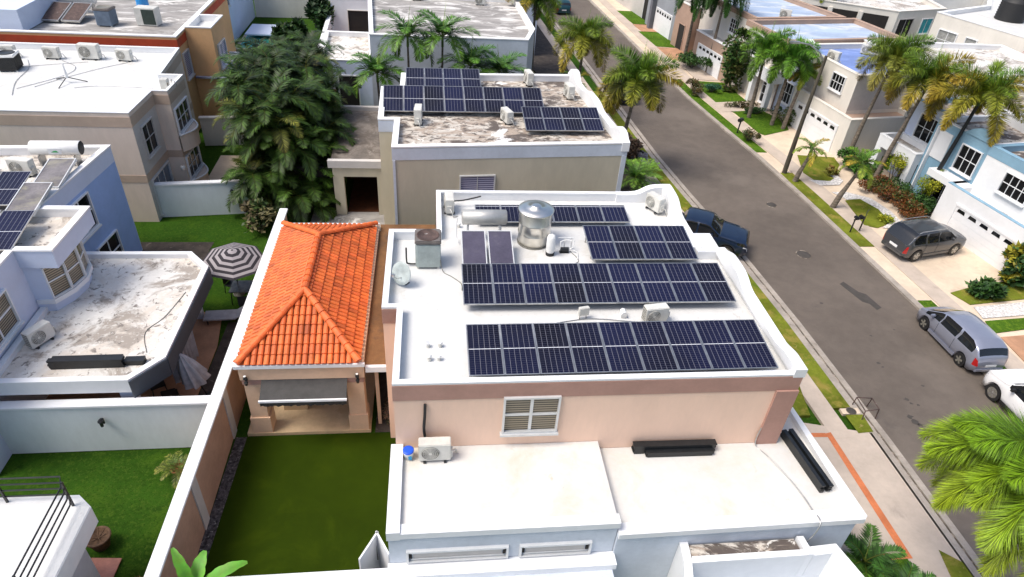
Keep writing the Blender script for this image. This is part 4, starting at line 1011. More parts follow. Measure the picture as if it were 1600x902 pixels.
for k, (x, y, lb) in enumerate(((-17.6, 24.2, 'rear solar panel on the blue-white house roof, beside the collectors'), (-17.05, 21.6, 'near solar panel on the blue-white house roof, beside the stained bay roof'),
                                (-19.4, 24.0, 'upper solar panel cut by the left edge on the blue-white roof'), (-18.85, 21.4, 'lower solar panel cut by the left edge on the blue-white roof'))):
    lx = {0: -16.95, 1: -15.45, 2: -18.1, 3: -16.6}[k]; ly = {0: 23.7, 1: 20.6, 2: 23.7, 3: 20.6}[k]
    t = solar_proto(1.08, 2.2, lb) if k == 0 else dup(t, (0, 0, 0), None, lb)
    t.location = (lx, ly, 5.55); t.rotation_euler = (radians(8), 0, radians(2)); t['group'] = GB
for k, (x, y) in enumerate(((-15.72, 25.05), (-15.72, 22.9))):
    t = thing('thermal_collector', 'flat grey solar water collector on the blue-white roof, %s' % ('directly below the white water tank' if k == 0 else 'behind the stained bay roof'), 'solar collector', (x, y, 5.55), radians(2))
    t.rotation_euler = (radians(8), 0, radians(2))
    c = MB(); c.box(.04, 1.0, .04, 2.0, 0, .07); c.build('absorber', mat('dusty_collector_glass', (.22, .20, .20), .3, .2, 1.2, stains=[((.30, .28, .20), .9, .5, .7)]), t)
    f = MB(); f.box(0, .04, 0, 2.04, -.03, .09); f.box(1.0, 1.04, 0, 2.04, -.03, .09); f.box(.04, 1.0, 0, .04, -.03, .09); f.box(.04, 1.0, 2.0, 2.04, -.03, .09); f.build('frame', m_alu, t)

def ac(name, label, loc, rz, w=.85, d=.34, h=.62, m=None, group='air-conditioning condensers'):
    t = thing(name, label, 'air conditioner', loc, rz, group)
    c = MB(); c.box(-w/2, w/2, -d/2, d/2, .07, h+.07); c.build('casing', m or m_acw, t, bevel=.02)
    r = h*.40; cx = -w*.14; cz = .07+h*.5
    g = MB(); M = Matrix.Translation((cx, -d/2-.004, cz)) @ Matrix.Rotation(pi/2, 4, 'X'); g.M = M
    g.lathe([(0, 0), (r, 0), (r, .012), (0, .012)], 28); fo = g.build('fan_recess', m_acg, t)
    s = MB(M)
    for k in range(1, 6):
        rr = r*k/5.2; s.lathe([(rr-.006, .014), (rr+.006, .014), (rr+.006, .026), (rr-.006, .026), (rr-.006, .014)], 24)
    for k in range(12):
        a = 2*pi*k/12; s.add([(.05*cos(a)-.004*sin(a), .05*sin(a)+.004*cos(a), .027), (r*cos(a)-.004*sin(a), r*sin(a)+.004*cos(a), .027), (r*cos(a)+.004*sin(a), r*sin(a)-.004*cos(a), .027), (.05*cos(a)+.004*sin(a), .05*sin(a)-.004*cos(a), .027)], [(0, 1, 2, 3)])
    s.lathe([(0, .028), (.045, .028)], 12); s.build('fan_guard', m_acw, fo)
    q = MB()
    for i in range(3):
        for j in range(6): q.box(-w/2-.006, -w/2+.002, -d*.36+i*d*.26, -d*.36+i*d*.26+d*.19, .14+j*h*.145, .14+j*h*.145+h*.10)
    q.build('side_grille', m_acg, t)
    for sx in (-1, 1): q = MB(); q.box(sx*w*.32-w*.04, sx*w*.32+w*.04, -d*.62, d*.62, 0, .068); q.build('foot', m_blackm, t)
    q = MB(); q.box(w/2, w/2+.05, -d*.3, d*.2, .12, .42); q.tube([(w/2+.04, 0, .3), (w/2+.15, .05, .28), (w/2+.2, .12, .05), (w/2+.1, .3, .03)], .022); q.build('pipe_cover', m_acw, t)
    return t
ac('condenser', 'white condenser on the lower roof by the blue-lidded bucket', (-.02, 12.78, 3.45), 0, .92, .34, .66)
ac('condenser', 'white condenser between the front and middle solar rows', (7.05, 16.15, 5.7), radians(8), .78, .32, .56)
ac('condenser', 'condenser standing end-on in the back left corner of the peach house roof', (.62, 23.3, 5.7), radians(-88), .8, .34, .6)
ac('condenser', 'condenser tucked inside the curved parapet corner nearest the parked pickup', (9.05, 23.35, 5.75), radians(-62), .8, .34, .6)
ac('condenser', 'white condenser on the stained terrace roof against the pale blue wall', (-13.55, 18.95, 2.84), radians(62), .85, .34, .62)
ac('condenser', 'white condenser beside the horizontal water tank on the blue-white roof', (-16.9, 26.95, 5.2), radians(-10), .95, .36, .66)
ac('condenser', 'condenser cut by the left edge on the blue-white roof', (-18.2, 26.7, 5.2), radians(-8), .85, .34, .6)
for (x, y, s, r, lb) in ((-23.6, 40.3, 1, 0, 'leftmost condenser along the back edge of the tan house roof'), (-21.3, 40.35, .95, -5, 'second condenser from the left along the back edge of the tan house roof'),
                       (-19.35, 40.5, 1.25, -4, 'largest condenser at the back edge of the tan house roof'), (-17.45, 40.35, .95, -8, 'rightmost condenser at the back edge of the tan house roof')):
    ac('condenser', lb, (x, y, 5.65), radians(r), .88*s, .36*s, .62*s)
ac('condenser', 'upright condenser on the mouldy beige house roof in front of the long solar row', (-.72, 32.0, 5.75), radians(-92), .9, .36, .75)
ac('condenser', 'grey-white condenser at mid roof edge of the long solar row on the beige house', (3.75, 32.3, 5.75), radians(-70), .85, .36, .6)
ac('condenser', 'condenser on the beige roof near the street parapet, right of the panels', (7.6, 36.0, 5.75), radians(-80), .85, .36, .7)
ac('condenser', 'condenser on the beige roof behind the right end of the long solar row', (5.55, 38.0, 5.75), radians(-80), .85, .36, .7)
ac('condenser', 'condenser against the rear parapet of the lichen-grey roof behind the palms', (-1.2, 58.3, 5.4), 0, .85, .36, .7)
ac('condenser', 'condenser with a dark fan on the right of the lichen-grey roof behind the palms', (3.9, 57.6, 5.4), 0, .8, .36, .7, m_acw)
ac('condenser', 'condenser on the blue roof near its rear right corner across the street', (33.2, 49.0, 5.0), radians(-35), .9, .36, .62)
ac('condenser', 'condenser with a dark grille at the street edge of the blue roof', (29.1, 46.5, 5.0), radians(-60), .9, .36, .8)
ac('condenser', 'condenser on the pale blue roof of the brown and cream house', (30.2, 57.4, 5.3), radians(-30), .95, .4, .75)
ac('condenser', 'white condenser in the side passage between the cream and the blue and white houses', (33.3, 41.3, 2.87), radians(-60), 1.2, .5, .9)
ac('window_unit', 'small window air conditioner under the shuttered window of the plain white house', (45.2, 56.6, 3.3), radians(-70), .6, .4, .4)
# big cube condensers
def big_ac(label, loc, rz, w, h, m, top, dark=False):
    t = thing('cube_condenser', label, 'air conditioner', loc, rz, 'air-conditioning condensers')
    c = MB(); c.box(-w/2, w/2, -w/2, w/2, .06, h); c.build('casing', m, t, bevel=.03)
    f = MB(); n = 16
    for i in range(n):
        x = -w/2+.06+(w-.12)*(i+.5)/n
        f.box(x-.008, x+.008, -w/2-.014, -w/2-.002, .12, h-.05); f.box(-w/2-.014, -w/2-.002, x-.008, x+.008, .12, h-.05); f.box(w/2+.002, w/2+.014, x-.008, x+.008, .12, h-.05)
    f.build('fins', m, t)
    f = MB(); f.box(-w/2-.03, w/2+.03, -w/2-.03, w/2+.03, h+.002, h+.14); f.build('top_hood', mat('grey_brown_hood', (.18, .16, .15), .7, .15, 4) if not dark else m_wplastic, t, bevel=.04)
    g = MB(); g.lathe([(0, h+.145), (w*.42, h+.145), (w*.44, h+.17), (w*.47, h+.145)], 24); g.build('top_grille', top, t)
    q = MB(); 
    for sx in (-1, 1):
        for sy in (-1, 1): q.box(sx*w*.42-.04, sx*w*.42+.04, sy*w*.42-.04, sy*w*.42+.04, 0, .058)
    q.build('feet', m_acw, t)
    return t
big_ac('tall grey-green cube condenser with rusty top, left of the solar collectors', (-.2, 19.6, 5.7), 0, .84, 1.0, m_acdark, m_rust)
big_ac('black cube condenser with a white rim on the white roof of the tan house', (-22.6, 38.4, 5.65), radians(8), .95, .75, m_blackm, m_blackm, True)
big_ac('blue-grey cube condenser on the weathered roof of the orange house', (-20.6, 46.6, 5.85), radians(-6), .95, .95, mat('blue_grey_fins', (.22, .28, .36), .5, .1, 3), m_acg)
t = thing('air_handler', 'white-framed dark green radiator unit on the weathered roof of the orange house', 'air conditioner', (-18.2, 47.0, 5.85), radians(-4))
c = MB(); c.box(-.65, .65, -.4, .4, .03, 1.1); c.build('casing', m_acw, t, bevel=.02); c = MB(); c.box(-.2, .58, -.42, -.402, .12, 1.02); c.build('fin_panel', mat('dark_green_fins', (.03, .05, .04), .5, .1, 5), t)

# steel cistern
t = thing('water_tank', 'polished stainless steel cistern with a shallow domed lid on the peach house roof', 'water tank', (3.72, 21.0, 5.7))
c = MB(); c.lathe([(.57, .05), (.60, .08), (.60, .45), (.615, .47), (.60, .49), (.60, .88), (.615, .90), (.60, .92), (.60, 1.34), (.58, 1.38)], 48); c.build('tank_body', m_inox, t)
c = MB(); c.lathe([(.655, 1.36), (.665, 1.39), (.64, 1.42), (.45, 1.47), (.2, 1.50), (.19, 1.54), (.14, 1.555), (0, 1.555)], 48); c.build('lid', m_inox, t)
c = MB(); c.lathe([(0, 0), (.62, 0), (.62, .05), (0, .05)], 32); c.build('base_ring', m_acg, t)
t = thing('water_filter', 'white cylindrical water filter with a black foot beside the steel cistern', 'water filter', (4.22, 20.1, 5.7))
c = MB(); c.lathe([(.15, .13), (.165, .2), (.165, .72), (.12, .82), (.05, .85), (0, .85)], 24); c.build('cylinder', m_wplastic, t)
c = MB(); c.lathe([(0, 0), (.16, 0), (.165, .13), (0, .13)], 20); c.build('foot', m_black, t)
t = thing('water_pump', 'small pump with tangled pipes and valves right of the white filter', 'pump', (4.75, 20.25, 5.7))
c = MB(); c.cyl((-.12, 0, .12), (.18, 0, .12), .09, n=14); c.box(-.15, .2, -.08, .08, 0, .03); c.build('motor', m_blackm, t)
c = MB()
for pts in ([(-.12, 0, .15), (-.12, .1, .4), (.1, .15, .45), (.3, .1, .42)], [(.2, 0, .12), (.35, 0, .2), (.38, .12, .42)], [(-.2, .2, .5), (.35, .2, .5)], [(.05, .2, .5), (.05, .2, .08)], [(.3, .2, .5), (.32, .2, .05)], [(.35, .0, .1), (.5, -.1, .05), (.45, -.5, .03)]): c.tube(pts, .02)
c.build('pipes', m_wplastic, t)
# solar heater on the peach roof
t = thing('water_heater', 'grey-white horizontal cylinder water heater above the two violet collectors', 'water heater', (1.85, 21.15, 5.7))
c = MB(); n = 28; prof = [(0, -.83), (.2, -.83), (.28, -.80), (.28, .80), (.2, .83), (0, .83)]
c.M = Matrix.Translation((0, 0, .95)) @ Matrix.Rotation(pi/2, 4, 'Y'); c.lathe(prof, n); c.build('cylinder', mat('matt_silver_tank', (.56, .55, .52), .4, .06, 2, metal=.5), t)
c = MB(); 
for x in (-.6, .6): q = MB(); q.box(x-.03, x+.03, -.2, .2, 0, .70); q.build('stand', m_alu, t)
c.tube([(-.83, 0, .95), (-1.0, 0, .9), (-1.02, -.1, .2), (-.95, -.4, .1)], .018); c.build('pipe', m_alu, t)
for i in range(2):
    lb = 'violet-grey solar collector under the water heater, %s one' % ('left' if i == 0 else 'right')
    if i == 0:
        t = thing('thermal_collector', lb, 'solar collector', (0, 0, 0))
        c = MB(); c.box(.035, .83, .035, 1.70, 0, .06); c.build('absorber', m_collector, t)
        f = MB(); f.box(0, .035, 0, 1.735, -.03, .08); f.box(.83, .865, 0, 1.735, -.03, .08); f.box(.035, .83, 0, .035, -.03, .08); f.box(.035, .83, 1.70, 1.735, -.03, .08); f.build('frame', m_alu, t)
        c0 = t
    else: t = dup(c0, (0, 0, 0), None, lb)
    t.location = (.97+.95*i, 18.85, 5.95); t.rotation_euler = (radians(15), 0, 0)
# tanks on neighbours
t = thing('water_heater', 'glossy white horizontal water tank with a green mark on the blue-white roof', 'water heater', (-15.9, 28.0, 5.2), radians(2))
c = MB(); c.M = Matrix.Translation((0, 0, .75)) @ Matrix.Rotation(pi/2, 4, 'Y'); c.lathe([(0, -1.0), (.22, -1.0), (.30, -.95), (.30, .95), (.28, .98)], 28); c.build('cylinder', m_wplastic, t)
c = MB(); c.M = Matrix.Translation((0, 0, .75)) @ Matrix.Rotation(pi/2, 4, 'Y'); c.lathe([(.29, .981), (.24, 1.0), (0, .99)], 20); c.build('end_cap', m_black, t)
c = MB(); c.box(-.2, .3, -.312, -.298, .6, .85); c.build('sticker', m_white, t); c = MB(); c.add([(-.1, -.32, .68), (.2, -.32, .68), (.12, -.32, .76), (0, -.32, .74)], [(0, 1, 2, 3)]); c.build('green_mark', mat('green_print', (.05, .4, .1), .5, 0, 1), t)
for x in (-.7, .7): c = MB(); c.box(x-.03, x+.03, -.25, .25, 0, .46); c.build('stand', m_silver, t)
t = thing('water_heater', 'white horizontal tank above two mouldy collectors on the orange house roof', 'water heater', (-23.3, 49.4, 5.85))
c = MB(); c.M = Matrix.Translation((0, 0, .9)) @ Matrix.Rotation(pi/2, 4, 'Y'); c.lathe([(0, -1.1), (.36, -1.05), (.36, 1.05), (0, 1.1)], 24); c.build('cylinder', m_wplastic, t)
for x in (-.85, .85): c = MB(); c.box(x-.05, x+.05, -.2, .2, 0, .56); c.build('stand', m_silver, t)
for i in range(2):
    t = thing('thermal_collector', 'mouldy brown solar collector on the orange house roof, %s of the pair' % ('left' if i == 0 else 'right'), 'solar collector', (-24.6+1.25*i, 46.5, 6.0))
    t.rotation_euler = (radians(16), 0, radians(-4))
    c = MB(); c.box(.05, 1.1, .05, 2.1, 0, .06); c.build('absorber', m_rust, t); f = MB(); f.box(0, .05, 0, 2.15, -.03, .08); f.box(1.1, 1.15, 0, 2.15, -.03, .08); f.box(.05, 1.1, 0, .05, -.03, .08); f.box(.05, 1.1, 2.1, 2.15, -.03, .08); f.build('frame', m_silver, t)
t = thing('plastic_drum', 'bright blue plastic drum on the weathered roof of the orange house', 'drum', (-19.6, 50.2, 5.85))
c = MB(); c.lathe([(0, 0), (.38, 0), (.40, .3), (.38, .6), (.40, .9), (.36, 1.1)], 20); c.build('barrel', mat('bright_blue_plastic', (.04, .32, .75), .4, .05, 3), t); c = MB(); c.lathe([(.37, 1.101), (.37, 1.15), (0, 1.15)], 20); c.build('lid', m_wplastic, t)
t = thing('roof_tank', 'squat black ribbed water tank on the plain white house roof', 'water tank', (51.3, 57.5, 6.0))
c = MB(); pr = [(0, 0), (1.15, 0)]
for k in range(8): pr += [(1.2, .12+k*.2), (1.13, .2+k*.2)]
pr += [(1.0, 1.8), (.5, 2.0), (.45, 2.1)]
c.lathe(pr, 28); c.build('tank_body', m_black, t); c = MB(); c.lathe([(.5, 2.101), (.5, 2.18), (0, 2.2)], 20); c.build('lid', m_black, t)
for (x, y, z, r, lb, s) in ((-.99, 18.4, 5.7, radians(140), 'pale grey satellite dish at the left edge of the peach house roof', 1.0), (33.7, 27.6, 4.95, radians(160), 'small dark dish aerial on the roof of the blue and white house', .9)):
    t = thing('satellite_dish', lb, 'satellite dish', (x, y, z), r)
    c = MB(Matrix.Translation((0, .05, .42*s)) @ Matrix.Rotation(radians(-68), 4, 'X') @ Matrix.Scale(s, 4)); c.lathe([(0, 0), (.12, .008), (.25, .035), (.36, .075), (.40, .10), (.39, .115), (.24, .055), (0, .02)], 28); c.build('dish', mat('pale_grey_dish', (.50, .56, .55), .45, .1, 4), t)
    c = MB(); c.tube([(0, 0, 0), (0, -.02, .3*s), (0, .05, .42*s)], .022); c.box(-.14, .14, -.1, .1, 0, .02); c.build('mast', m_blackm, t)
    c = MB(); c.tube([(0, .0, .25*s), (0, .35*s, .35*s), (0, .52*s, .55*s)], .014); c.box(-.04, .04, .48*s, .56*s, .52*s, .62*s); c.build('feed_arm', m_silver, t)
for i, (x, y, tl, lb) in enumerate(((-.2, 15.1, 0, 'small white vent cap, back left of the group of four on the peach roof'), (.16, 15.1, 1, 'small white vent cap, back right of the group of four on the peach roof'), (-.16, 14.5, 1, 'small white vent cap, front left of the group of four on the peach roof'), (.12, 14.52, 0, 'small white vent cap, front right of the group of four on the peach roof'), (.95, 22.0, 0, 'lone vent pipe behind the cube condenser on the peach roof'))):
    t = thing('vent_pipe', lb, 'vent', (x, y, 5.7), .7*i, 'roof vents')
    c = MB(); c.cyl((0, 0, 0), (0, 0, .12), .06, n=12); c.build('pipe', m_acw, t); c = MB(); c.cyl((-.02, 0, .122), (.05 if tl else 0, 0, .17), .07, n=12); c.build('cap', m_wplastic, t)
t = thing('junction_box', 'grey electrical box on legs between the two long solar rows', 'electrical box', (4.75, 16.35, 5.7), .2)
c = MB(); c.box(-.17, .17, -.07, .07, .16, .46); c.build('enclosure', m_acw, t, bevel=.015); c = MB(); c.box(-.13, -.1, -.02, .02, 0, .158); c.box(.1, .13, -.02, .02, 0, .158); c.build('legs', m_silver, t)
t = thing('vent_hood', 'small white hooded vent under the middle solar row', 'vent', (6.1, 16.42, 5.7))
c = MB(); c.box(-.1, .1, -.1, .1, 0, .16); c.cyl((0, -.12, .16), (0, .12, .16), .1, n=14); c.build('hood', m_wplastic, t)
def cable(name, label, pts, r=.014, m=None, cat='cable'):
    c = MB(); P_ = [Vector(p) for p in pts]; out = []
    for i in range(len(P_)-1):
        p0 = P_[max(i-1, 0)]; p1 = P_[i]; p2 = P_[i+1]; p3 = P_[min(i+2, len(P_)-1)]
        for k in range(6):
            t_ = k/6; out.append(.5*((2*p1)+(p2-p0)*t_+(2*p0-5*p1+4*p2-p3)*t_**2+(-p0+3*p1-3*p2+p3)*t_**3))
    out.append(P_[-1]); c.tube(out, r, 5); o = c.build(name, m or m_acw, None, True); tag(o, label, cat); return o
cable('conduit', 'thin white conduit running from the junction box along the roof', [(3.3, 15.45, 5.73), (3.6, 16.0, 5.72), (4.5, 16.25, 5.72), (5.2, 16.3, 5.72), (6.6, 16.1, 5.72)], .015, m_silver)
cable('conduit', 'grey cable from the cube condenser to the collectors', [(.2, 19.3, 6.2), (.3, 19.0, 5.75), (.6, 18.7, 5.72), (.9, 18.3, 5.72), (.92, 17.9, 5.72)], .014, m_acg)
cable('conduit', 'thin dark cable from the filter across the white roof', [(3.4, 18.9, 5.72), (4.4, 19.25, 5.72), (5.2, 19.6, 5.72), (5.0, 20.3, 5.72)], .012, m_acg)
cable('conduit', 'jointed grey conduit crossing the right lower roof', [(10.0, 13.1, 3.9), (10.02, 13.08, 3.16), (10.25, 12.6, 3.13), (10.6, 11.6, 3.13), (10.75, 10.7, 3.13), (10.72, 10.12, 3.1), (10.3, 10.1, 1.6)], .022, m_silver)
cable('line_set', 'black taped pipe running down the peach wall to the condenser', [(-.28, 13.14, 5.3), (-.3, 13.13, 4.8), (-.33, 13.13, 4.3), (-.3, 13.12, 3.9), (-.3, 12.95, 3.7)], .045, m_black)
cable('drain_pipe', 'black pipe elbow beside the cube condenser', [(-.95, 19.4, 6.45), (-.95, 19.4, 5.95), (-.9, 19.4, 5.8), (-.62, 19.4, 5.78)], .03, m_black)
cable('pipe', 'black pipe lying behind the corner condenser', [(.6, 23.6, 5.95), (1.2, 23.6, 6.0), (1.9, 23.75, 6.1)], .03, m_black)
for k, pts in enumerate(([(-25, 37.5, 5.68), (-22, 38.9, 5.68), (-19.3, 39.9, 5.68)], [(-22.5, 40, 5.68), (-21.8, 38.5, 5.68), (-21.5, 36.5, 5.68), (-20.8, 34.6, 5.68)], [(-20.7, 40, 5.68), (-19.6, 39, 5.68), (-19.6, 37.6, 5.68), (-21, 35.5, 5.68)],
                         [(-17.2, 40, 5.68), (-18.3, 38.8, 5.68), (-19.4, 37.3, 5.68), (-20.3, 35.8, 5.68)], [(-18.4, 35.8, 5.68), (-17.2, 36.2, 5.68), (-14.6, 36.1, 5.68)])):
    cable('cable', ['grey cable running to the left edge across the tan house roof', 'grey cable curving down the left of the tan house roof', 'grey cable looping from the second condenser of the tan house', 'grey cable from the rightmost condenser of the tan house', 'grey cable running to the bay corner of the tan house roof'][k], pts, .014, m_silver)
t = thing('antenna', 'white tripod antenna standing on the tan house roof', 'antenna', (-19.0, 36.6, 5.65))
c = MB(); c.cyl((0, 0, .25), (0, .02, 1.0), .09, .03, 8); c.build('mast', m_wplastic, t)
c = MB()
for a in (0.2, 2.6, 4.6): c.tube([(0, 0, .3), (.9*cos(a), .9*sin(a), .02)], .025)
c.build('tripod', m_blackm, t)
t = thing('roof_clutter', 'small box with loose debris on the bay corner of the tan house roof', 'box', (-13.95, 36.2, 5.65))
c = MB(); c.box(-.25, .1, -.2, .2, 0, .5); c.build('box_body', m_acw, t); c = MB()
for i in range(14):
    a = rnd.uniform(0, 6); c.tube([(.15+.1*cos(a), .1*sin(a), .02), (.2+.3*cos(a), .3*sin(a), rnd.uniform(.1, .45))], .02)
c.build('debris', mat('dry_debris', (.20, .16, .09), .9, .3, 6), t)
# bucket
t = thing('paint_bucket', 'white bucket with a bright blue lid on the lower roof', 'bucket', (-.78, 12.83, 3.45))
c = MB(); c.lathe([(0, 0), (.125, 0), (.15, .30), (.145, .31)], 24); c.build('pail', m_wplastic, t)
c = MB(); c.lathe([(.16, .29), (.162, .335), (.13, .345), (0, .345)], 24); c.build('lid', m_blue, t)
c = MB(); c.box(.0, .10, -.152, -.130, .06, .2); c.build('printed_label', mat('cyan_label', (.03, .35, .65), .5, .1, 20), t)
# bundles of dark shutters
def bundle(label, loc, rz, L_, rows, m=None):
    t = thing('shutter_bundle', label, 'stacked shutters', loc, rz)
    for (x0, x1, y0, y1, z0, z1) in rows:
        c = MB(); n = max(2, int((z1-z0)/.035))
        for i in range(n):
            zz = z0+(z1-z0)*i/n; c.box(x0+rnd.uniform(-.03, .03), x1+rnd.uniform(-.03, .03), y0, y1, zz+.003, zz+(z1-z0)/n)
        c.build('panel_stack', m or m_blackm, t)
    return t
bundle('low stack of black accordion shutters against the peach wall', (7.3, 12.95, 3.11), radians(-.5), 2.5, [(-1.28, 1.3, -.05, .17, 0, .34), (-.9, 1.2, -.2, -.055, 0, .2)])
bundle('long pair of black shutter strips by the street edge of the lower roof', (11.32, 12.35, 3.11), radians(96.5), 2.2, [(-1.12, 1.1, -.17, -.03, 0, .3), (-1.1, 1.12, .07, .19, 0, .3)])
bundle('long stack of black louvre shutters on the stained terrace roof', (-11.3, 17.75, 2.84), radians(1), 3, [(-1.4, .9, -.18, 0, 0, .36), (-1.35, .85, .01, .17, 0, .30), (.92, 1.5, -.1, .16, 0, .2)])

# ================================================================== VEHICLES
def car(name, label, cat, loc, rz, L_, Wd, Hh, paint, kind, rim=None, r=.33, wb=None, fo=None, rails=False, tail=True, dark_trim=None):
    """lofted body; +x is forward"""
    t = thing(name, label, cat, loc, rz); wb = wb or L_*.6
    xf = L_/2-(fo or L_*.19); xr = xf-wb; w = Wd/2
    if kind == 'hatch':   top = [(-L_/2, .62), (-L_/2+.06, .95), (-L_/2+.30, 1.28*Hh/1.5), (-L_/2+.75, Hh-.03), (-.35, Hh), (.35, Hh-.03), (.75, Hh-.13), (1.45, .98), (1.75, .88), (L_/2-.12, .74), (L_/2, .52)]
    elif kind == 'suv':   top = [(-L_/2, .60), (-L_/2+.05, 1.0), (-L_/2+.38, Hh-.16), (-L_/2+.62, Hh-.02), (-.3, Hh), (.45, Hh-.04), (.68, Hh-.10), (1.22, 1.16), (1.45, 1.10), (L_/2-.18, 1.0), (L_/2-.04, .82), (L_/2, .58)]
    elif kind == 'jeep':  top = [(-L_/2, .7), (-L_/2+.06, 1.1), (-L_/2+.3, Hh-.08), (-L_/2+.6, Hh), (.2, Hh), (.45, Hh-.06), (1.0, 1.18), (1.15, 1.14), (L_/2-.22, 1.06), (L_/2-.05, .92), (L_/2, .62)]
    elif kind == 'pickup': top = [(-L_/2, .6), (-L_/2+.03, 1.12), (-1.0, 1.12), (-.97, 1.14), (-.78, Hh-.05), (-.5, Hh), (.35, Hh), (.6, Hh-.06), (1.2, 1.22), (1.4, 1.2), (L_/2-.2, 1.1), (L_/2-.04, .95), (L_/2, .62)]
    def ip(tb, x):
        for (a, b), (c_, d_) in zip(tb, tb[1:]):
            if a <= x <= c_: return b+(d_-b)*(x-a)/(c_-a)
        return tb[-1][1]
    belt = {'hatch': [(-L_/2, .8), (-L_/2+.3, 1.0), (.9, .92), (L_/2, .6)], 'suv': [(-L_/2, .9), (-L_/2+.3, 1.08), (1.2, 1.03), (L_/2, .7)],
            'jeep': [(-L_/2, 1.0), (1.0, 1.08), (L_/2, .8)], 'pickup': [(-L_/2, 1.08), (1.2, 1.1), (L_/2, .8)]}[kind]
    N = 64; rings = []; xs = [-L_/2+L_*i/N for i in range(N+1)]
    zb = .20 if kind == 'hatch' else .28
    for x in xs:
        e = abs(2*x/L_); tp = 1-.13*max(0, (e-.80)/.20)**1.6-(.08*max(0, (e-.93)/.07)**2)
        ww = w*tp; zt = ip(top, x); zz = min(ip(belt, x), zt-.02)
        gh = max(0, min(1, (zt-zz)/(Hh-1.0)))
        ar = 0
        for xw in (xf, xr):
            dx = abs(x-xw); R = r*1.17
            if dx < R: ar = max(ar, r+sqrt(R*R-dx*dx))
        endlift = .12*max(0, (e-.9)/.1)
        zl = max(zb+endlift, ar); 
        zmid = max(.55, zl+.04); zmid = min(zmid, zz-.05) if zl < zz-.1 else zl+.02
        wr = ww*(1-.20*gh) if gh > 0.05 else ww*.93
        hi = zt-(.05 if gh > .3 else .015)
        rings.append([(0, zb+.04), (ww-.22, zb+.04+endlift*.5), (ww-.2 if ar > zb+.02 else ww-.06, zl), (ww-.015 if ar <= zb else ww-.005, zl+.012), (ww, max(zmid, zl+.02)), (ww-.008, zz-.05), (ww*.965, zz), (wr+.015, (zz+hi)/2+.01) if gh > .3 else ((ww*.95+wr)/2, (zz+hi)/2), (wr, hi-.02), (wr-.06, hi+.012), (wr*.55, zt+.008), (0, zt+.018)])
    K = len(rings[0])
    bodyf, glass, ws, rw, tl, hl = [], [], [], [], [], []
    V = []
    for x, rg in zip(xs, rings):
        V += [(x, y, z) for y, z in rg]+[(x, -y, z) for y, z in rg[1:-1]]
    n2 = K+K-2
    idx = lambda i, j: i*n2+j
    order = list(range(K))+[K+K-2-1-q+0 for q in range(K-2)]
    # around: 0..K-1 up the left side, then back down the right side
    right = [K+q for q in range(K-2)]
    loop = list(range(K))+right[::-1]
    jr = [q for q in range(K)]+[q for q in range(K-2, 0, -1)]
    pil = {'hatch': [(-.55, .06), (.55, .05)], 'suv': [(-.95, .07), (-.12, .05)], 'jeep': [(-1.05, .08), (-.25, .06)], 'pickup': [(-.05, .05)]}[kind]
    for i in range(N):
        x = (xs[i]+xs[i+1])/2; zt0, zt1 = ip(top, xs[i]), ip(top, xs[i+1]); zb_ = ip(belt, x); slope = (zt1-zt0)/(L_/N)
        gh = (ip(top, x)-zb_)
        for q in range(len(loop)):
            j0, j1 = loop[q], loop[(q+1) % len(loop)]; a, b = jr[q], jr[(q+1) % len(loop)]; lo = min(a, b); 
            f = (idx(i, j0), idx(i+1, j0), idx(i+1, j1), idx(i, j1))
            isp = any(abs(x-px_) < pw_ for px_, pw_ in pil)
            if lo in (6, 7) and gh > .22 and not isp and (-L_/2+.42 < x): glass.append(f)
            elif lo >= 9 and gh > .07 and slope < -.42 and x > 0: ws.append(f)
            elif lo >= 9 and gh > .05 and slope > .45 and x < -.2 and zt0 > 1.0 and x > -L_/2+.03: rw.append(f)
            elif tail and x < -L_/2+.16 and lo in (4, 5) : tl.append(f)
            elif x > L_/2-.22 and lo in (5, ): hl.append(f)
            else: bodyf.append(f)
    bodyf.append(tuple(loop)); bodyf.append(tuple(N*n2+q for q in loop))
    def sub(name, fs, m, par):
        if not fs: return None
        b = MB(); used = sorted({v for f in fs for v in f}); mp = {v: k for k, v in enumerate(used)}
        b.add([V[v] for v in used], [tuple(mp[v] for v in f) for f in fs], True); return b.build(name, m, par)
    body = sub('body', bodyf, paint, t)
    for sgn in (-1, 1):
        for k in range(len(pil)+1):
            sub('side_window', [f for f in glass if V[f[0]][1]*sgn > 0 and sum((V[f[0]][0]+V[f[1]][0])/2 > px_ for px_, _ in pil) == k], m_carglass, t)
    sub('windscreen', ws, m_carglass, t); sub('rear_window', rw, m_carglass, t)
    for sgn in (-1, 1): sub('tail_light', [f for f in tl if V[f[0]][1]*sgn > 0], m_tl, t); sub('headlight', [f for f in hl if V[f[0]][1]*sgn > 0], m_hl, t)
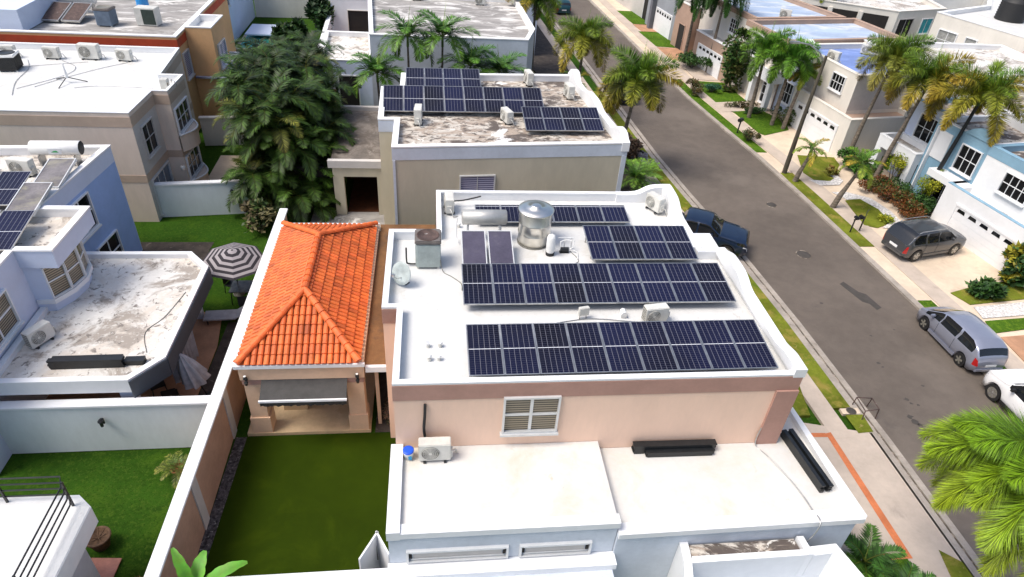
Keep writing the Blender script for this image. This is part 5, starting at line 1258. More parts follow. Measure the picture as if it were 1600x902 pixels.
    for xw in (xf, xr):
        for s in (-1, 1):
            y0 = s*(w-.19); y1 = s*(w+.005)
            a = MB(); a.cyl((xw, y0, r), (xw, y1, r), r, n=28); wl = a.build('wheel', m_black, t)
            b = MB(); b.cyl((xw, y1, r), (xw, y1+s*.012, r), r*.66, n=24)
            b.build('rim_disc', m_acg if rim != 'dark' else m_blackm, wl)
            c_ = MB()
            for k in range(5):
                an = 2*pi*k/5+.3; dx, dz = cos(an), sin(an); px, pz = -dz*.035, dx*.035
                c_.add([(xw+px, y1+s*.02, r+pz), (xw+dx*r*.62+px*1.4, y1+s*.016, r+dz*r*.62+pz*1.4), (xw+dx*r*.62-px*1.4, y1+s*.016, r+dz*r*.62-pz*1.4), (xw-px, y1+s*.02, r-pz)], [(0, 1, 2, 3)])
            c_.cyl((xw, y1+s*.012, r), (xw, y1+s*.026, r), .06, n=12)
            c_.build('spokes', m_silver if rim != 'dark' else m_acg, wl)
    for s in (-1, 1):
        xm = {'hatch': .95, 'suv': .78, 'jeep': .62, 'pickup': .75}[kind]; zm = ip(belt, xm)+.06
        a = MB(); a.box(xm-.08, xm+.06, s*(w-.04) if s > 0 else -w-.18, s*(w+.18) if s > 0 else -w+.04, zm, zm+.13); a.build('mirror', paint if kind != 'jeep' else m_black, t, bevel=.03)
        a = MB(); a.box(xr+r*1.25, xf-r*1.25, (s*(w-.02) if s > 0 else -w-.012), (s*(w+.012) if s > 0 else -w+.02), zb-.02, zb+.12); a.build('sill', dark_trim or paint, t)
        for dxx in (0,):
            for px_, _ in pil: a = MB(); a.box(px_-.006, px_+.006, (s*(w-.03) if s > 0 else -w-.003), (s*(w+.003) if s > 0 else -w+.03), zb+.15, ip(belt, px_)-.06); a.build('door_seam', m_black, t)
        if rails:
            a = MB(); a.tube([(-L_/2+.7, s*w*.74, Hh-.02), (-L_/2+.85, s*w*.76, Hh+.07), (.3, s*w*.76, Hh+.06), (.5, s*w*.74, Hh-.03)], .022); a.build('roof_rail', m_silver, t)
    a = MB(); a.box(-L_/2-.01, -L_/2+.04, -.26, .26, .62 if kind != 'hatch' else .5, .74 if kind != 'hatch' else .62); a.build('number_plate', m_white, t)
    a = MB(); a.box(-L_/2-.035, -L_/2+.15, -w*.80, w*.80, zb+.05, zb+.22); a.build('rear_bumper', dark_trim or paint, t, bevel=.03)
    a = MB(); a.box(L_/2-.1, L_/2+.012, -w*.55, w*.55, zb+.1, zb+.32); a.build('grille', m_black, t, bevel=.02)
    return t
def paintm(n, c, metal=.5, rough=.28): return mat(n, c, rough, .02, 2, metal=metal, coat=.6)
m_tl = mat('red_lamp_lens', (.45, .01, .01), .15, .1, 8, coat=.5); m_hl = mat('clear_lamp_lens', (.55, .56, .58), .1, .1, 8, coat=.8)
car('parked_suv', 'grey-brown family estate with roof rails on the driveway before the white garage', 'car', (27.15, 28.95, .13), radians(13), 4.5, 1.84, 1.67, paintm('grey_metallic_paint', (.085, .09, .10)), 'suv', rails=True, r=.35, wb=2.75)
car('parked_hatchback', 'silver hatchback parked at the kerb facing up the street', 'car', (23.92, 21.05, 0), radians(91.5), 4.06, 1.70, 1.52, paintm('silver_blue_paint', (.33, .35, .43)), 'hatch', rim='dark', r=.31, wb=2.53)
car('parked_jeep', 'white off-road car with black wheel arches, cut by the right edge', 'car', (24.1, 16.35, 0), radians(91.5), 4.3, 1.84, 1.72, paintm('white_car_paint', (.80, .80, .80), 0), 'jeep', r=.36, wb=2.57, dark_trim=m_black)
car('parked_pickup', 'dark blue pickup parked nose to the street behind the peach house', 'truck', (14.3, 29.8, .1), radians(-27), 5.4, 1.95, 1.7, paintm('deep_blue_paint', (.005, .016, .045), .2), 'pickup', r=.38, wb=3.4)
car('parked_car', 'small dark green car parked at the kerb at the far end of the street', 'car', (14.55, 79.3, 0), radians(94), 4.0, 1.75, 1.48, paintm('dark_green_paint', (.01, .06, .075), .3), 'hatch', r=.32)
car('parked_car', 'black car half hidden behind the big palm on the near kerb', 'car', (15.25, 52.4, 0), radians(95), 4.4, 1.8, 1.5, paintm('black_paint', (.012, .012, .02), .3), 'hatch', r=.32)

# ================================================================== STREET FURNITURE
t = thing('street_lamp', 'tall leaning wooden lamp post with a curved arm at the far kerb', 'lamp post', (23.35, 38.4, .1))
c = MB(); c.tube([(0, 0, 0), (.06, 0, 3.7), (.2, 0, 7.75)], [.16, .125, .09], 10); c.build('post', m_pole, t)
c = MB(); c.tube([(.2, 0, 7.35), (-.2, .1, 7.9), (-.9, .3, 8.3), (-1.5, .45, 8.35)], .045); c.build('arm', m_silver, t)
c = MB(); c.box(-2.1, -1.45, .35, .6, 8.28, 8.42); c.build('lamp_head', m_silver, t, bevel=.04)
t = thing('mailbox_stand', 'cluster of dark mailboxes on a two-legged stand on the verge', 'mailbox', (24.3, 30.9, .1), radians(15))
c = MB()
for x in (-.35, .35): c.box(x-.03, x+.03, -.03, .03, 0, .9)
c.box(-.42, .42, -.03, .03, .82, .88); c.build('stand', m_blackm, t)
for x in (-.34, .02): 
    c = MB(); c.box(x, x+.2, -.16, .18, .883, 1.04); c.build('letter_box', m_blackm, t, bevel=.04)
c = MB(); c.tube([(.4, .0, .88), (.5, .1, 1.2), (.62, .12, 1.3)], .02); c.build('flag', m_blackm, t)
t = thing('mailbox_stand', 'black mailbox figure on a post by the far front lawn', 'mailbox', (22.55, 44.9, .1), radians(40))
c = MB(); c.tube([(0, 0, 0), (.1, 0, .9)], .05); c.tube([(.25, .1, 0), (.15, 0, .9)], .04); c.build('post', m_blackm, t); c = MB(); c.box(-.2, .3, -.15, .15, .9, 1.15); c.build('letter_box', m_blackm, t, bevel=.05)
t = thing('kerb_frame', 'small rusty metal frame standing over the kerb drain', 'metal frame', (17.2, 17.1, 0), radians(-4))
c = MB(); c.tube([(-.35, -.5, .06), (-.35, -.45, .55), (.3, -.3, .52), (.3, -.35, .0)], .025); c.build('front_bar', m_rust, t)
c = MB(); c.tube([(-.35, .35, .06), (-.35, .3, .55), (.3, .3, .52), (.3, .35, .0)], .025); c.build('rear_bar', m_rust, t)
c = MB(); c.tube([(-.35, -.45, .55), (-.35, .3, .55)], .022); c.tube([(.3, -.3, .52), (.3, .3, .52)], .022); c.build('top_bar', m_rust, t)
t = thing('roof_ladder', 'thin red rooftop ladder against the plain white house', 'ladder', (47.6, 49.9, 3.1), radians(-68))
c = MB(); c.tube([(-.25, -.35, 0), (-.25, -.1, 3.9)], .03); c.tube([(.25, -.35, 0), (.25, -.1, 3.9)], .03); c.build('stile', mat('red_ladder_paint', (.5, .12, .09), .5, .1, 3), t)
c = MB()
for k in range(11): f = k/11; c.tube([(-.25, -.35+.25*f, .25+3.7*f), (.25, -.35+.25*f, .25+3.7*f)], .02)
c.build('rung', MC['red_ladder_paint'], t)

# ================================================================== GARDEN THINGS
t = thing('patio_parasol', 'striped black and white octagonal parasol open on the left lawn', 'parasol', (-8.9, 25.5, 0)); t.rotation_euler = (radians(6), radians(3), .2)
c = MB(); c.cyl((0, 0, .05), (0, 0, 2.55), .025, n=10); c.build('pole', m_blackm, t)
c = MB(); vs = [(0, 0, 2.58)]; nr = 10
for k in range(1, nr+1):
    for i in range(8):
        a = 2*pi*i/8; R = 1.34*k/nr; vs.append((R*cos(a), R*sin(a), 2.58-.62*(k/nr)**1.1))
fs = [(0, 1+i, 1+(i+1) % 8) for i in range(8)]
for k in range(nr-1):
    for i in range(8): fs.append((1+k*8+i, 1+(k+1)*8+i, 1+(k+1)*8+(i+1) % 8, 1+k*8+(i+1) % 8))
c.add(vs, fs); c.build('canopy', m_umb, t)
c = MB(); 
for i in range(8):
    a = 2*pi*i/8; c.tube([(0, 0, 2.52), (1.32*cos(a), 1.32*sin(a), 1.93)], .012)
c.build('ribs', m_blackm, t)
c = MB(); c.lathe([(0, 0), (.26, 0), (.26, .05), (.04, .08), (.04, .2)], 20); c.build('base', m_acg, t)
t = thing('garden_table', 'dark garden table in the shade under the striped parasol', 'table', (-8.35, 25.1, 0))
c = MB(); c.box(-.7, .7, -.45, .45, .68, .72); c.build('table_top', mat('grey_glass_top', (.18, .19, .17), .25, .2, 3), t)
for sx in (-1, 1):
    for sy in (-1, 1):
        c = MB(); c.tube([(sx*.62, sy*.38, .68), (sx*.66, sy*.42, 0)], .025); c.build('leg', m_blackm, t)
def chair(label, loc, rz, m=None):
    t = thing('garden_chair', label, 'chair', loc, rz, 'garden chairs'); m = m or m_blackm
    c = MB(); c.box(-.25, .25, -.25, .25, .40, .45); c.build('seat', m, t, bevel=.02)
    c = MB(); c.box(-.25, .25, .22, .27, .46, .92); c.build('backrest', m, t, bevel=.02)
    for sx in (-1, 1):
        for sy in (-1, 1):
            c = MB(); c.tube([(sx*.22, sy*.22, .4), (sx*.25, sy*.25, 0)], .02); c.build('leg', m, t)
    return t
chair('dark chair beside the shaded table under the striped parasol', (-9.2, 25.7, 0), radians(70))
chair('dark chair south of the table under the striped parasol', (-8.3, 24.3, 0), radians(185))
chair('black chair under the slate-edged terrace roof, close to the garden wall', (-9.75, 18.6, .06), radians(200))
chair('black chair deeper in the shade of the slate-edged terrace', (-10.4, 19.2, .06), radians(120))
t = thing('sun_lounger', 'grey sun lounger on the lawn below the striped parasol', 'sun lounger', (-9.0, 23.55, 0), radians(4))
c = MB(); c.box(-.85, .45, -.33, .33, .28, .34); c.build('seat', m_fabric, t)
c = MB(); c.add([(.45, -.33, .34), (.45, .33, .34), (1.05, .33, .72), (1.05, -.33, .72), (.45, -.33, .29), (.45, .33, .29), (1.05, .33, .67), (1.05, -.33, .67)], [(0, 1, 2, 3), (4, 5, 6, 7), (0, 1, 5, 4), (1, 2, 6, 5), (2, 3, 7, 6), (3, 0, 4, 7)]); c.build('backrest', m_fabric, t)
for x in (-.7, .5):
    for s in (-1, 1):
        c = MB(); c.box(x-.02, x+.02, s*.28-.02, s*.28+.02, 0, .28); c.build('leg', m_blackm, t)
t = thing('closed_parasol', 'closed grey parasol leaning at the terrace edge near the garden wall', 'parasol', (-8.55, 18.9, 0)); t.rotation_euler = (radians(4), radians(-12), 0)
c = MB(); vs = []; n = 32
for k, (z, R) in enumerate(((1.0, .42), (1.3, .36), (1.8, .26), (2.25, .12), (2.45, .03))):
    for i in range(n): 
        a = 2*pi*i/n; q = R*(1+.28*sin(8*a)); vs.append((q*cos(a), q*sin(a), z+.05*sin(8*a)*(k == 0)))
c.add(vs, [(k*n+i, k*n+(i+1) % n, (k+1)*n+(i+1) % n, (k+1)*n+i) for k in range(4) for i in range(n)], True); c.build('canopy', m_fabric, t)
c = MB(); c.cyl((0, 0, .05), (0, 0, 2.5), .025, n=10); c.build('pole', m_blackm, t); c = MB(); c.lathe([(0, 0), (.28, 0), (.28, .06), (0, .08)], 18); c.build('base', m_blackm, t)
t = thing('terrace_curtain', 'grey rolled fabric screen hanging beside the terrace column', 'curtain', (-9.35, 19.6, 0), radians(80))
c = MB(); vs = []
for i in range(41): vs += [(-.9+1.8*i/40, .05*sin(i*1.2), 2.4), (-.8+1.6*i/40, .08*sin(i*1.2+.4), .8)]
c.add(vs, [(2*i, 2*i+2, 2*i+3, 2*i+1) for i in range(40)]); c.build('fabric', m_fabric, t); c = MB(); c.tube([(-.95, 0, 2.42), (.95, 0, 2.42)], .03); c.build('rod', m_blackm, t)
# gate leaves
t = thing('folding_gate', 'pair of white folding gate leaves ajar between turf and front wall', 'gate', (-1.75, 10.9, 0))
c = MB(); M = Matrix.Translation((-2.1, 10.55, .05)) @ Matrix.Rotation(radians(62), 4, 'Z'); c.M = M; c.box(0, .95, -.025, .025, 0, 2.0); c.build('gate_leaf', m_white, t, True)
c = MB(); M = Matrix.Translation((-1.30, 10.65, .05)) @ Matrix.Rotation(radians(118), 4, 'Z'); c.M = M; c.box(0, .85, -.025, .025, 0, 2.0); c.build('gate_leaf', m_white, t, True)
c = MB(); c.tube([(-1.72, 11.25, 1.6), (-1.70, 11.22, .9)], .02); c.build('latch_bar', m_acg, t, True)
t = thing('grill', 'black covered barbecue behind the tiled pavilion', 'barbecue', (-2.55, 28.6, 0))
c = MB(); c.M = Matrix.Diagonal((.8, .62, 1, 1)); c.lathe([(.62, .0), (.72, .3), (.66, .8), (.75, 1.0), (.6, 1.25), (.25, 1.42), (0, 1.46)], 24); c.build('cover', m_black, t)
c = MB(); c.box(-1.1, -.6, -.25, .25, .75, .8); c.build('side_shelf', m_blackm, t)
for k, (x, y, lb) in enumerate(((14.0, 39.1, 'grey boulder at the planting strip, the one nearer the peach house'), (13.9, 40.2, 'grey boulder at the planting strip, the one behind'))):
    c = MB(); vs = []; nn_ = 10
    for i in range(1, 8):
        for j in range(nn_):
            a = 2*pi*j/nn_; th = pi*i/8; q = 1+.16*sin(3*a+k+i)+.1*cos(5*a*k+2*i); vs.append((x+.5*q*sin(th)*cos(a), y+.4*q*sin(th)*sin(a), .12+.32*(1+cos(th))*q*.8))
    c.add(vs, [(i*nn_+j, i*nn_+(j+1) % nn_, (i+1)*nn_+(j+1) % nn_, (i+1)*nn_+j) for i in range(6) for j in range(nn_)]+[tuple(range(nn_))], True)
    tag(c.build('boulder', m_rock, None, True), lb, 'rock')
c = MB(); P_ = [(-12.3, 37.6), (-11.7, 37.4), (-11.3, 36.6), (-12.0, 36.2), (-12.4, 36.8), (-11.6, 37.1), (-11.1, 36.2), (-11.8, 35.2), (-12.6, 34.8), (-11.9, 34.2), (-12.6, 33.6)]
tag(cable('garden_hose', 'dark garden hose coiled on the terrace by the tan house', [(x, y, .05) for x, y in P_], .03, m_blackm), 'dark garden hose snaking over the terrace by the tan house', 'hose')
cable('overhead_wire', 'thin wire lying across the terrace roof beside the parapet', [(-9.6, 21.8, 2.86), (-9.9, 20.3, 2.86), (-10.3, 19.4, 2.86), (-9.9, 18.3, 2.86)], .012, m_acg)
t = thing('doormat', 'dark doormat before the wrought door of the blue and white house', 'mat', (28.7, 35.9, .13), radians(98))
c = MB(); c.box(-.6, .6, -.25, .25, 0, .03); c.build('mat', m_black, t)
# ================================================================== VEGETATION
def leaf_quad(mb, p, d, n, L_, w, col):
    """kite-shaped leaflet from p along d"""
    s = d.cross(n)
    if s.length < 1e-4: s = d.orthogonal()
    s.normalize(); mb.col = col
    k = len(mb.v)
    for q in (p, p+d*(L_*.45)+s*w, p+d*L_, p+d*(L_*.45)-s*w): mb.v.append(q); mb.c.append(col)
    mb.f.append((k, k+1, k+2, k+3)); mb.sm.append(False)
def frond(mb, base, az, el, L_, droop, R, style, c0, c1, nst=34, lw=.02, ll=.5):
    d = Vector((cos(az)*cos(el), sin(az)*cos(el), sin(el))); h = Vector((cos(az), sin(az), 0))
    p = Vector(base); st = L_/nst; pts = [p.copy()]; dirs = [d.copy()]; e = el
    for i in range(nst):
        f = (i+1)/nst; e = el-droop*f**1.15; e = max(e, -1.45)
        d = Vector((cos(az)*cos(e), sin(az)*cos(e), sin(e))); p = p+d*st; pts.append(p.copy()); dirs.append(d.copy())
    mb.col = (c0[0]*.9+.06, c0[1]*.8+.05, c0[2]); rr = [max(.004, R*(1-f/nst)) for f in range(nst+1)]
    mb.tube([pts[i] for i in range(0, nst+1, 3)], [rr[i] for i in range(0, nst+1, 3)], 3)
    az_s = Vector((-sin(az), cos(az), 0))
    for i in range(3, nst+1):
        f = i/nst; Ll = ll*(sin(pi*min(1, .12+.86*f))**.55)
        if style == 'foxtail': angs = [k*2*pi/6+rnd.uniform(0, 1) for k in range(6)]
        elif style == 'areca': angs = [.35, pi-.35]
        else: angs = [-.25, pi+.25]
        dd = dirs[i]; up = az_s.cross(dd).normalized(); up = -up if up.z < 0 else up
        for rep in range(2 if style != 'foxtail' else 2):
            pp = pts[i]-dd*(st*rep*.5)
            for a in angs:
                a2 = a+rnd.uniform(-.25, .25)
                rad = az_s*cos(a2)+up*sin(a2)
                fw_ = {'foxtail': .5, 'areca': .75, 'coco': .6}[style]
                v = (rad+dd*fw_*(.7+f*.8)).normalized(); v = (v+Vector((0, 0, -.28 if style != 'foxtail' else (-.55 if lw < .011 else -.18)))).normalized()
                k = rnd.choice((.45, .75, 1.0, 1.25, 1.6)); m_ = min(1, max(0, f*1.1-.1+rnd.uniform(-.15, .15)))
                col = tuple((c0[q]*(1-m_)+c1[q]*m_)*k for q in range(3))
                leaf_quad(mb, pp, v, up, Ll*rnd.uniform(.8, 1.1), lw, col)
G1 = (.045, .13, .012); G2 = (.14, .26, .02); GY = (.28, .30, .025); YO = (.45, .30, .03); GD = (.018, .055, .010); GM = (.035, .10, .015)
def palm(label, base, top, n=13, L_=2.4, style='foxtail', droop=2.0, r0=.16, r1=.1, cols=(G1, G2), old=(G1, GY), ll=.55, lw=.02, el0=1.25, el1=-.15, name='palm_tree', group=None, seed=0, spear=True, nst=44, azs=None, shaft=True, dark=False):
    rnd.seed(seed*131+int(base[0]*10)); t = thing(name, label, 'palm tree', base, 0, group)
    b = Vector(base); tp = Vector(top)-b
    ctl = [Vector((0, 0, -.05)), tp*.35+Vector((-tp.x*.1, 0, 0)), tp*.7+Vector((-tp.x*.05, 0, 0)), tp]
    c = MB(); c.tube(ctl, [r0, r0*.9, r1*1.05, r1*.9], 10); c.build('trunk', m_blackm if dark else m_wood, t)  # dark: the trunk's shade is put into its colour
    if shaft:
        c = MB(); c.tube([tp*.97, tp+Vector((0, 0, .3)), tp+Vector((0, 0, .65))], [r1*1.25, r1*1.1, r1*.5], 10); c.build('crown_shaft', mat('green_crownshaft', (.12, .20, .05), .6, .15, 3), t)
    cr = MB(); o = tp+Vector((0, 0, .45 if shaft else .1))
    for i in range(n):
        f = i/(n-1); az = azs[i] if azs else i*2.39996+rnd.uniform(-.2, .2)
        el = el0+(el1-el0)*f+rnd.uniform(-.12, .12)
        c0 = tuple(cols[0][q]*(1-f)+old[0][q]*f for q in range(3)); c1 = tuple(cols[1][q]*(1-f)+old[1][q]*f for q in range(3))
        if old[1] in (YO, GY) and rnd.random() < .15: c1 = YO
        frond(cr, o, az, el, L_*rnd.uniform(.85, 1.1)*(1-.15*(1-f)), droop*rnd.uniform(.85, 1.1)*(.75+.25*f), .03, style, c0, c1, nst, lw, ll)
    if spear:
        frond(cr, o, rnd.uniform(0, 6), 1.5, L_*.75, .1, .03, 'coco', (.16, .30, .04), (.2, .36, .05), 14, .015, .12)
    cr.build('crown', m_leaf, t); return t
palm('big foxtail palm with yellowing drooping fronds at the near kerb, centre top', (11.8, 38.6, 0), (12.35, 38.8, 5.5), 15, 3.05, seed=3, old=(G1, YO), ll=.78, lw=.022, nst=50, droop=2.3, el1=-.05)
palm('foxtail palm with golden lower fronds behind the beige house roof', (10.6, 47.5, 0), (10.7, 47.6, 5.5), 14, 3.1, seed=5, old=(GY, YO), ll=.75, lw=.02, droop=2.3)
palm('foxtail palm at the top edge overlapping the lichen-grey roof', (8.6, 57.5, 0), (8.5, 57.8, 5.6), 14, 3.4, seed=6, old=(G1, GY), ll=.78, lw=.022, droop=2.3)
palm('tall palm rising from the far lawn, left one of the pair before the cream house', (24.7, 48.0, .1), (24.6, 48.0, 5.0), 14, 2.7, seed=7, cols=((.05, .16, .015), (.18, .34, .02)), old=(G1, G2), ll=.65, lw=.02, droop=2.2)
palm('tall palm rising from the far lawn, right one of the pair before the cream house', (26.0, 46.6, .1), (26.0, 46.5, 4.9), 15, 2.9, seed=8, cols=((.05, .17, .015), (.14, .34, .02)), old=(G1, G2), ll=.68, lw=.02, droop=2.2)
palm('slender third palm trunk beside the lawn pair, low crown', (26.6, 45.9, .1), (27.0, 45.9, 4.0), 8, 1.5, seed=9, ll=.4)
palm('tall palm with brown-tipped fronds in front of the blue-coated roof', (29.0, 40.6, .1), (29.8, 40.9, 6.7), 17, 3.0, seed=10, old=(GY, (.4, .28, .08)), ll=.75, lw=.02, droop=2.0)
palm('tall palm between the cream house and the sky-blue house', (29.2, 37.4, .1), (29.95, 37.2, 6.6), 16, 3.0, seed=11, old=(G1, YO), ll=.75, lw=.02, droop=2.0)
palm('broad yellow-green palm crown over the sky-blue house roof', (30.0, 33.6, .1), (30.9, 33.9, 6.9), 19, 3.3, seed=12, old=(GY, YO), ll=.7, lw=.02, droop=1.9, dark=True)
palm('bright small palm at the top edge behind the blue roof', (37.0, 66.0, 0), (37.6, 65.5, 6.6), 11, 2.8, seed=13, cols=((.1, .22, .02), (.3, .4, .03)), old=(GY, GY), ll=.6, lw=.03)
palm('pair of dark palms with hanging skirts at the top edge, left of the brown house', (23.6, 61.5, .1), (23.3, 60.5, 6.6), 20, 3.4, seed=14, cols=(GD, GM), old=(GD, G1), ll=.6, lw=.02, droop=2.4)
palm('dark drooping palm touching the brown house front, top edge', (25.0, 58.8, .1), (25.2, 59.0, 6.8), 20, 3.4, seed=15, cols=(GD, GM), old=(GD, G1), ll=.6, lw=.02, droop=2.4)
palm('young palm with a swollen trunk beside the lamp post', (23.55, 37.2, .1), (23.95, 37.2, 1.9), 9, 1.35, 'areca', seed=16, ll=.36, lw=.022, r0=.17, r1=.1, droop=1.7, nst=22, spear=False)
palm('young palm leaning over the pavement in front of the orchid lawn', (24.4, 33.75, .1), (25.1, 33.6, 2.7), 11, 1.5, 'areca', seed=17, ll=.42, lw=.026, r0=.18, r1=.1, droop=1.5, nst=22, spear=False)
# palms in the far yard behind the beige house
for k, (x, y, z, L_, lb) in enumerate(((-3.3, 42.2, 4.3, 2.4, 'slim palm left of the group behind the beige house'), (-1.5, 43.6, 6.2, 2.9, 'second palm from the left behind the beige house, tallest'), (.6, 43.8, 6.2, 2.8, 'middle palm of the group behind the beige house'),
                                      (2.3, 43.2, 4.6, 2.9, 'fourth palm of the group behind the beige house, low crown'), (4.1, 43.4, 4.2, 2.7, 'rightmost palm of the group behind the beige house'))):
    palm(lb, (x, y, 0), (x-.15+.1*k, y, z), 15, L_, 'areca', seed=20+k, ll=.75, lw=.034, droop=1.9, r0=.09, r1=.07, cols=((.03, .10, .012), (.08, .20, .02)), old=((.03, .09, .01), (.12, .22, .02)), nst=26, group='palms behind the beige house', el1=.1)
for k, (x, y, z, lb) in enumerate(((9.2, 44.2, 1.6, 'low palm in the gap between the two street-side parapets, left'), (10.6, 43.2, 1.4, 'low palm clump between the beige house and the kerb'), (9.9, 46.5, 3.0, 'thin palm against the white end wall near the street'))):
    palm(lb, (x, y, 0), (x+.1, y, z), 9, 1.7, 'areca', seed=30+k, ll=.5, lw=.026, r0=.07, r1=.05, nst=22, spear=False, shaft=False)
palm('bright green low palm beside the curved roof corner of the peach house', (12.2, 35.6, .1), (12.2, 35.5, .9), 16, 2.0, 'areca', seed=40, ll=.5, lw=.02, cols=((.06, .17, .02), (.16, .32, .03)), old=((.06, .15, .02), (.22, .34, .04)), nst=24, spear=False, shaft=False, el1=.35, droop=1.5)
palm('second bright low palm just behind it at the kerb strip', (13.1, 36.6, .1), (13.1, 36.6, .6), 10, 1.4, 'areca', seed=41, ll=.45, lw=.02, cols=((.08, .19, .02), (.2, .34, .03)), old=((.06, .15, .02), (.25, .34, .04)), nst=22, spear=False, shaft=False, el1=.3, droop=1.4)
# near palms at the lower right: crown just outside, fronds reach in
palm('large foxtail palm whose bushy fronds reach in over the road, right edge', (18.9, 7.4, 0), (15.75, 9.1, 6.0), 20, 3.5, seed=50, cols=((.07, .20, .010), (.20, .36, .01)), old=((.12, .24, .01), (.36, .42, .015)), ll=.85, lw=.0085, droop=1.6, el0=.75, el1=-.1, nst=120, spear=False,
     azs=[2.9, 3.35, 2.55, 3.75, 4.2, 2.3, 3.1, 2.75, 3.55, 2.45, 3.2, 3.9, 2.65, 2.2, 3.0, 3.45, 2.8, 3.65, 2.4, 4.05])
palm('dark shrubby cycad palm at the foot of the lower white roof', (12.95, 10.2, 0), (12.95, 10.2, .9), 13, 1.5, 'areca', seed=52, ll=.42, lw=.020, cols=(GD, G1), old=(G1, G2), nst=36, spear=False, shaft=False, el1=.1, droop=1.7)
palm('second dark low palm below the first, at the bottom edge', (13.6, 9.2, 0), (13.6, 9.2, .7), 12, 1.4, 'areca', seed=53, ll=.4, lw=.020, cols=(GD, G1), old=(GD, G1), nst=26, spear=False, shaft=False, el1=.1, droop=1.6)
# areca thicket beside the tan house: separate clumps of canes
def clump(label, x, y, h, n, L_, seed):
    rnd.seed(seed); t = thing('areca_palm', label, 'palm tree', (x, y, 0), 0, 'palm thicket between the tan and beige houses')
    tr = MB(); cr = MB()
    for i in range(n):
        a = 2*pi*i/n+rnd.uniform(-.3, .3); rr = rnd.uniform(.1, 1.0); hh = h*rnd.choice((.5, .7, .85, 1.0, 1.12))
        tp = Vector((rr*1.3*cos(a), rr*1.3*sin(a), hh)); tr.tube([(rr*.3*cos(a), rr*.3*sin(a), 0), tp*.5, tp], [.06, .05, .04], 5)
        for k in range(9):
            f = k/8; az = k*2.4+rnd.uniform(-.3, .3)+a
            sh = rnd.uniform(.5, 1.25); yel = rnd.random() < .10
            c0 = tuple(q*sh for q in (.016, .042, .005)); c1 = tuple(q*sh for q in ((.17, .17, .02) if yel else (.052, .108, .009)))
            frond(cr, tp, az, 1.3-1.1*f, L_*rnd.uniform(.8, 1.1), 1.9, .025, 'areca', c0, c1, 26, .026, .62)
    tr.build('cane', m_wood, t); cr.build('crown', m_leaf, t)
TH = [(-7.0, 34.4, 3.6, 8, 2.1, 'areca palm clump nearest the beige house patio, front right of the thicket'), (-8.9, 34.3, 4.6, 8, 2.1, 'areca palm clump at the front middle of the thicket above the garden wall'),
      (-9.6, 36.6, 5.2, 8, 2.1, 'tall areca palm clump on the left flank of the thicket'), (-7.3, 37.2, 5.0, 8, 2.1, 'areca palm clump in the middle of the thicket'),
      (-9.9, 39.4, 5.2, 8, 2.1, 'areca palm clump left of centre toward the back of the thicket'), (-7.6, 40.0, 5.2, 8, 2.1, 'areca palm clump at the back right beside the low patio roof'),
      (-9.3, 42.4, 4.8, 8, 2.1, 'areca palm clump near the rear garden wall'), (-8.0, 43.4, 5.2, 8, 2.0, 'areca palm clump at the back by the whitewashed patio'),
      (-8.8, 45.6, 4.4, 8, 1.9, 'topmost areca palm clump, under the pool garden'), (-6.5, 35.8, 3.2, 6, 1.9, 'low areca palm clump brushing the patio roof edge'),
      (-8.6, 33.2, 2.2, 8, 1.9, 'short areca clump at the very front, above the lawn corner'), (-7.0, 33.0, 1.6, 7, 1.8, 'shortest areca clump in the dark corner before the patio opening'), (-8.4, 35.6, 4.9, 9, 2.2, 'areca palm clump filling the front centre, behind the first row'), (-8.7, 38.4, 5.4, 9, 2.2, 'tallest areca palm clump at the heart of the thicket'), (-6.6, 38.6, 4.2, 8, 2.1, 'areca palm clump overhanging the dark patio roof'), (-8.9, 41.2, 5.3, 9, 2.2, 'areca palm clump behind the tallest one, toward the pool')]
for k, (x, y, h, n, L_, lb) in enumerate(TH): clump(lb, x, y, h, n, L_, 100+k)
# shrubs and trees of real leaf cards
def foliage(mb, c, R, n, s, cols, seed, lump=.35):
    r_ = random.Random(seed); subs = [(Vector((r_.gauss(0, .45), r_.gauss(0, .45), r_.gauss(0, .4))), r_.uniform(.35, .6)) for _ in range(9)]
    for i in range(n):
        sc, sr = subs[i % 9]
        v = Vector((r_.gauss(0, 1), r_.gauss(0, 1), r_.gauss(0, 1))).normalized()*(sr*r_.uniform(.6, 1.05))+sc
        if v.length > 1.1: v = v*(1.1/v.length)
        p = Vector((c[0]+v.x*R[0], c[1]+v.y*R[1], max(.03, c[2]+v.z*R[2])))
        d = Vector((r_.gauss(0, 1), r_.gauss(0, 1), r_.gauss(0, .7)+.3)).normalized()
        nn = Vector((r_.gauss(0, .6), r_.gauss(0, .6), 1)).normalized()
        k = r_.uniform(.65, 1.25); cc = cols[(i % 9)*len(cols)//9] if r_.random() < .7 else cols[r_.randrange(len(cols))]
        leaf_quad(mb, p, d, nn, s*r_.uniform(.7, 1.3), s*.28, tuple(q*k for q in cc))
def shrub(label, x, y, R, n, s, cols, name='shrub', cat='shrub', seed=0, z=.1, stem=True, h=None, group=None):
    t = thing(name, label, cat, (x, y, z), 0, group); h = h or R[2]
    m = MB(); foliage(m, (0, 0, h), R, n, s, cols, seed+int(x*7)); m.build('foliage', m_leaf, t)
    if stem:
        q = MB(); r_ = random.Random(seed)
        for i in range(5): a = i*1.3; q.tube([(0, 0, -.05), (R[0]*.3*cos(a), R[1]*.3*sin(a), h*.5), (R[0]*.6*cos(a+.3), R[1]*.6*sin(a+.3), h)], [.05, .03, .012], 5)
        q.build('stem', m_wood, t)
    return t
DK = [(.02, .06, .012), (.03, .085, .012), (.05, .12, .02)]; RD = [(.16, .05, .015), (.22, .08, .02), (.07, .09, .015)]; YL = [(.26, .30, .01), (.38, .38, .02), (.16, .22, .01)]
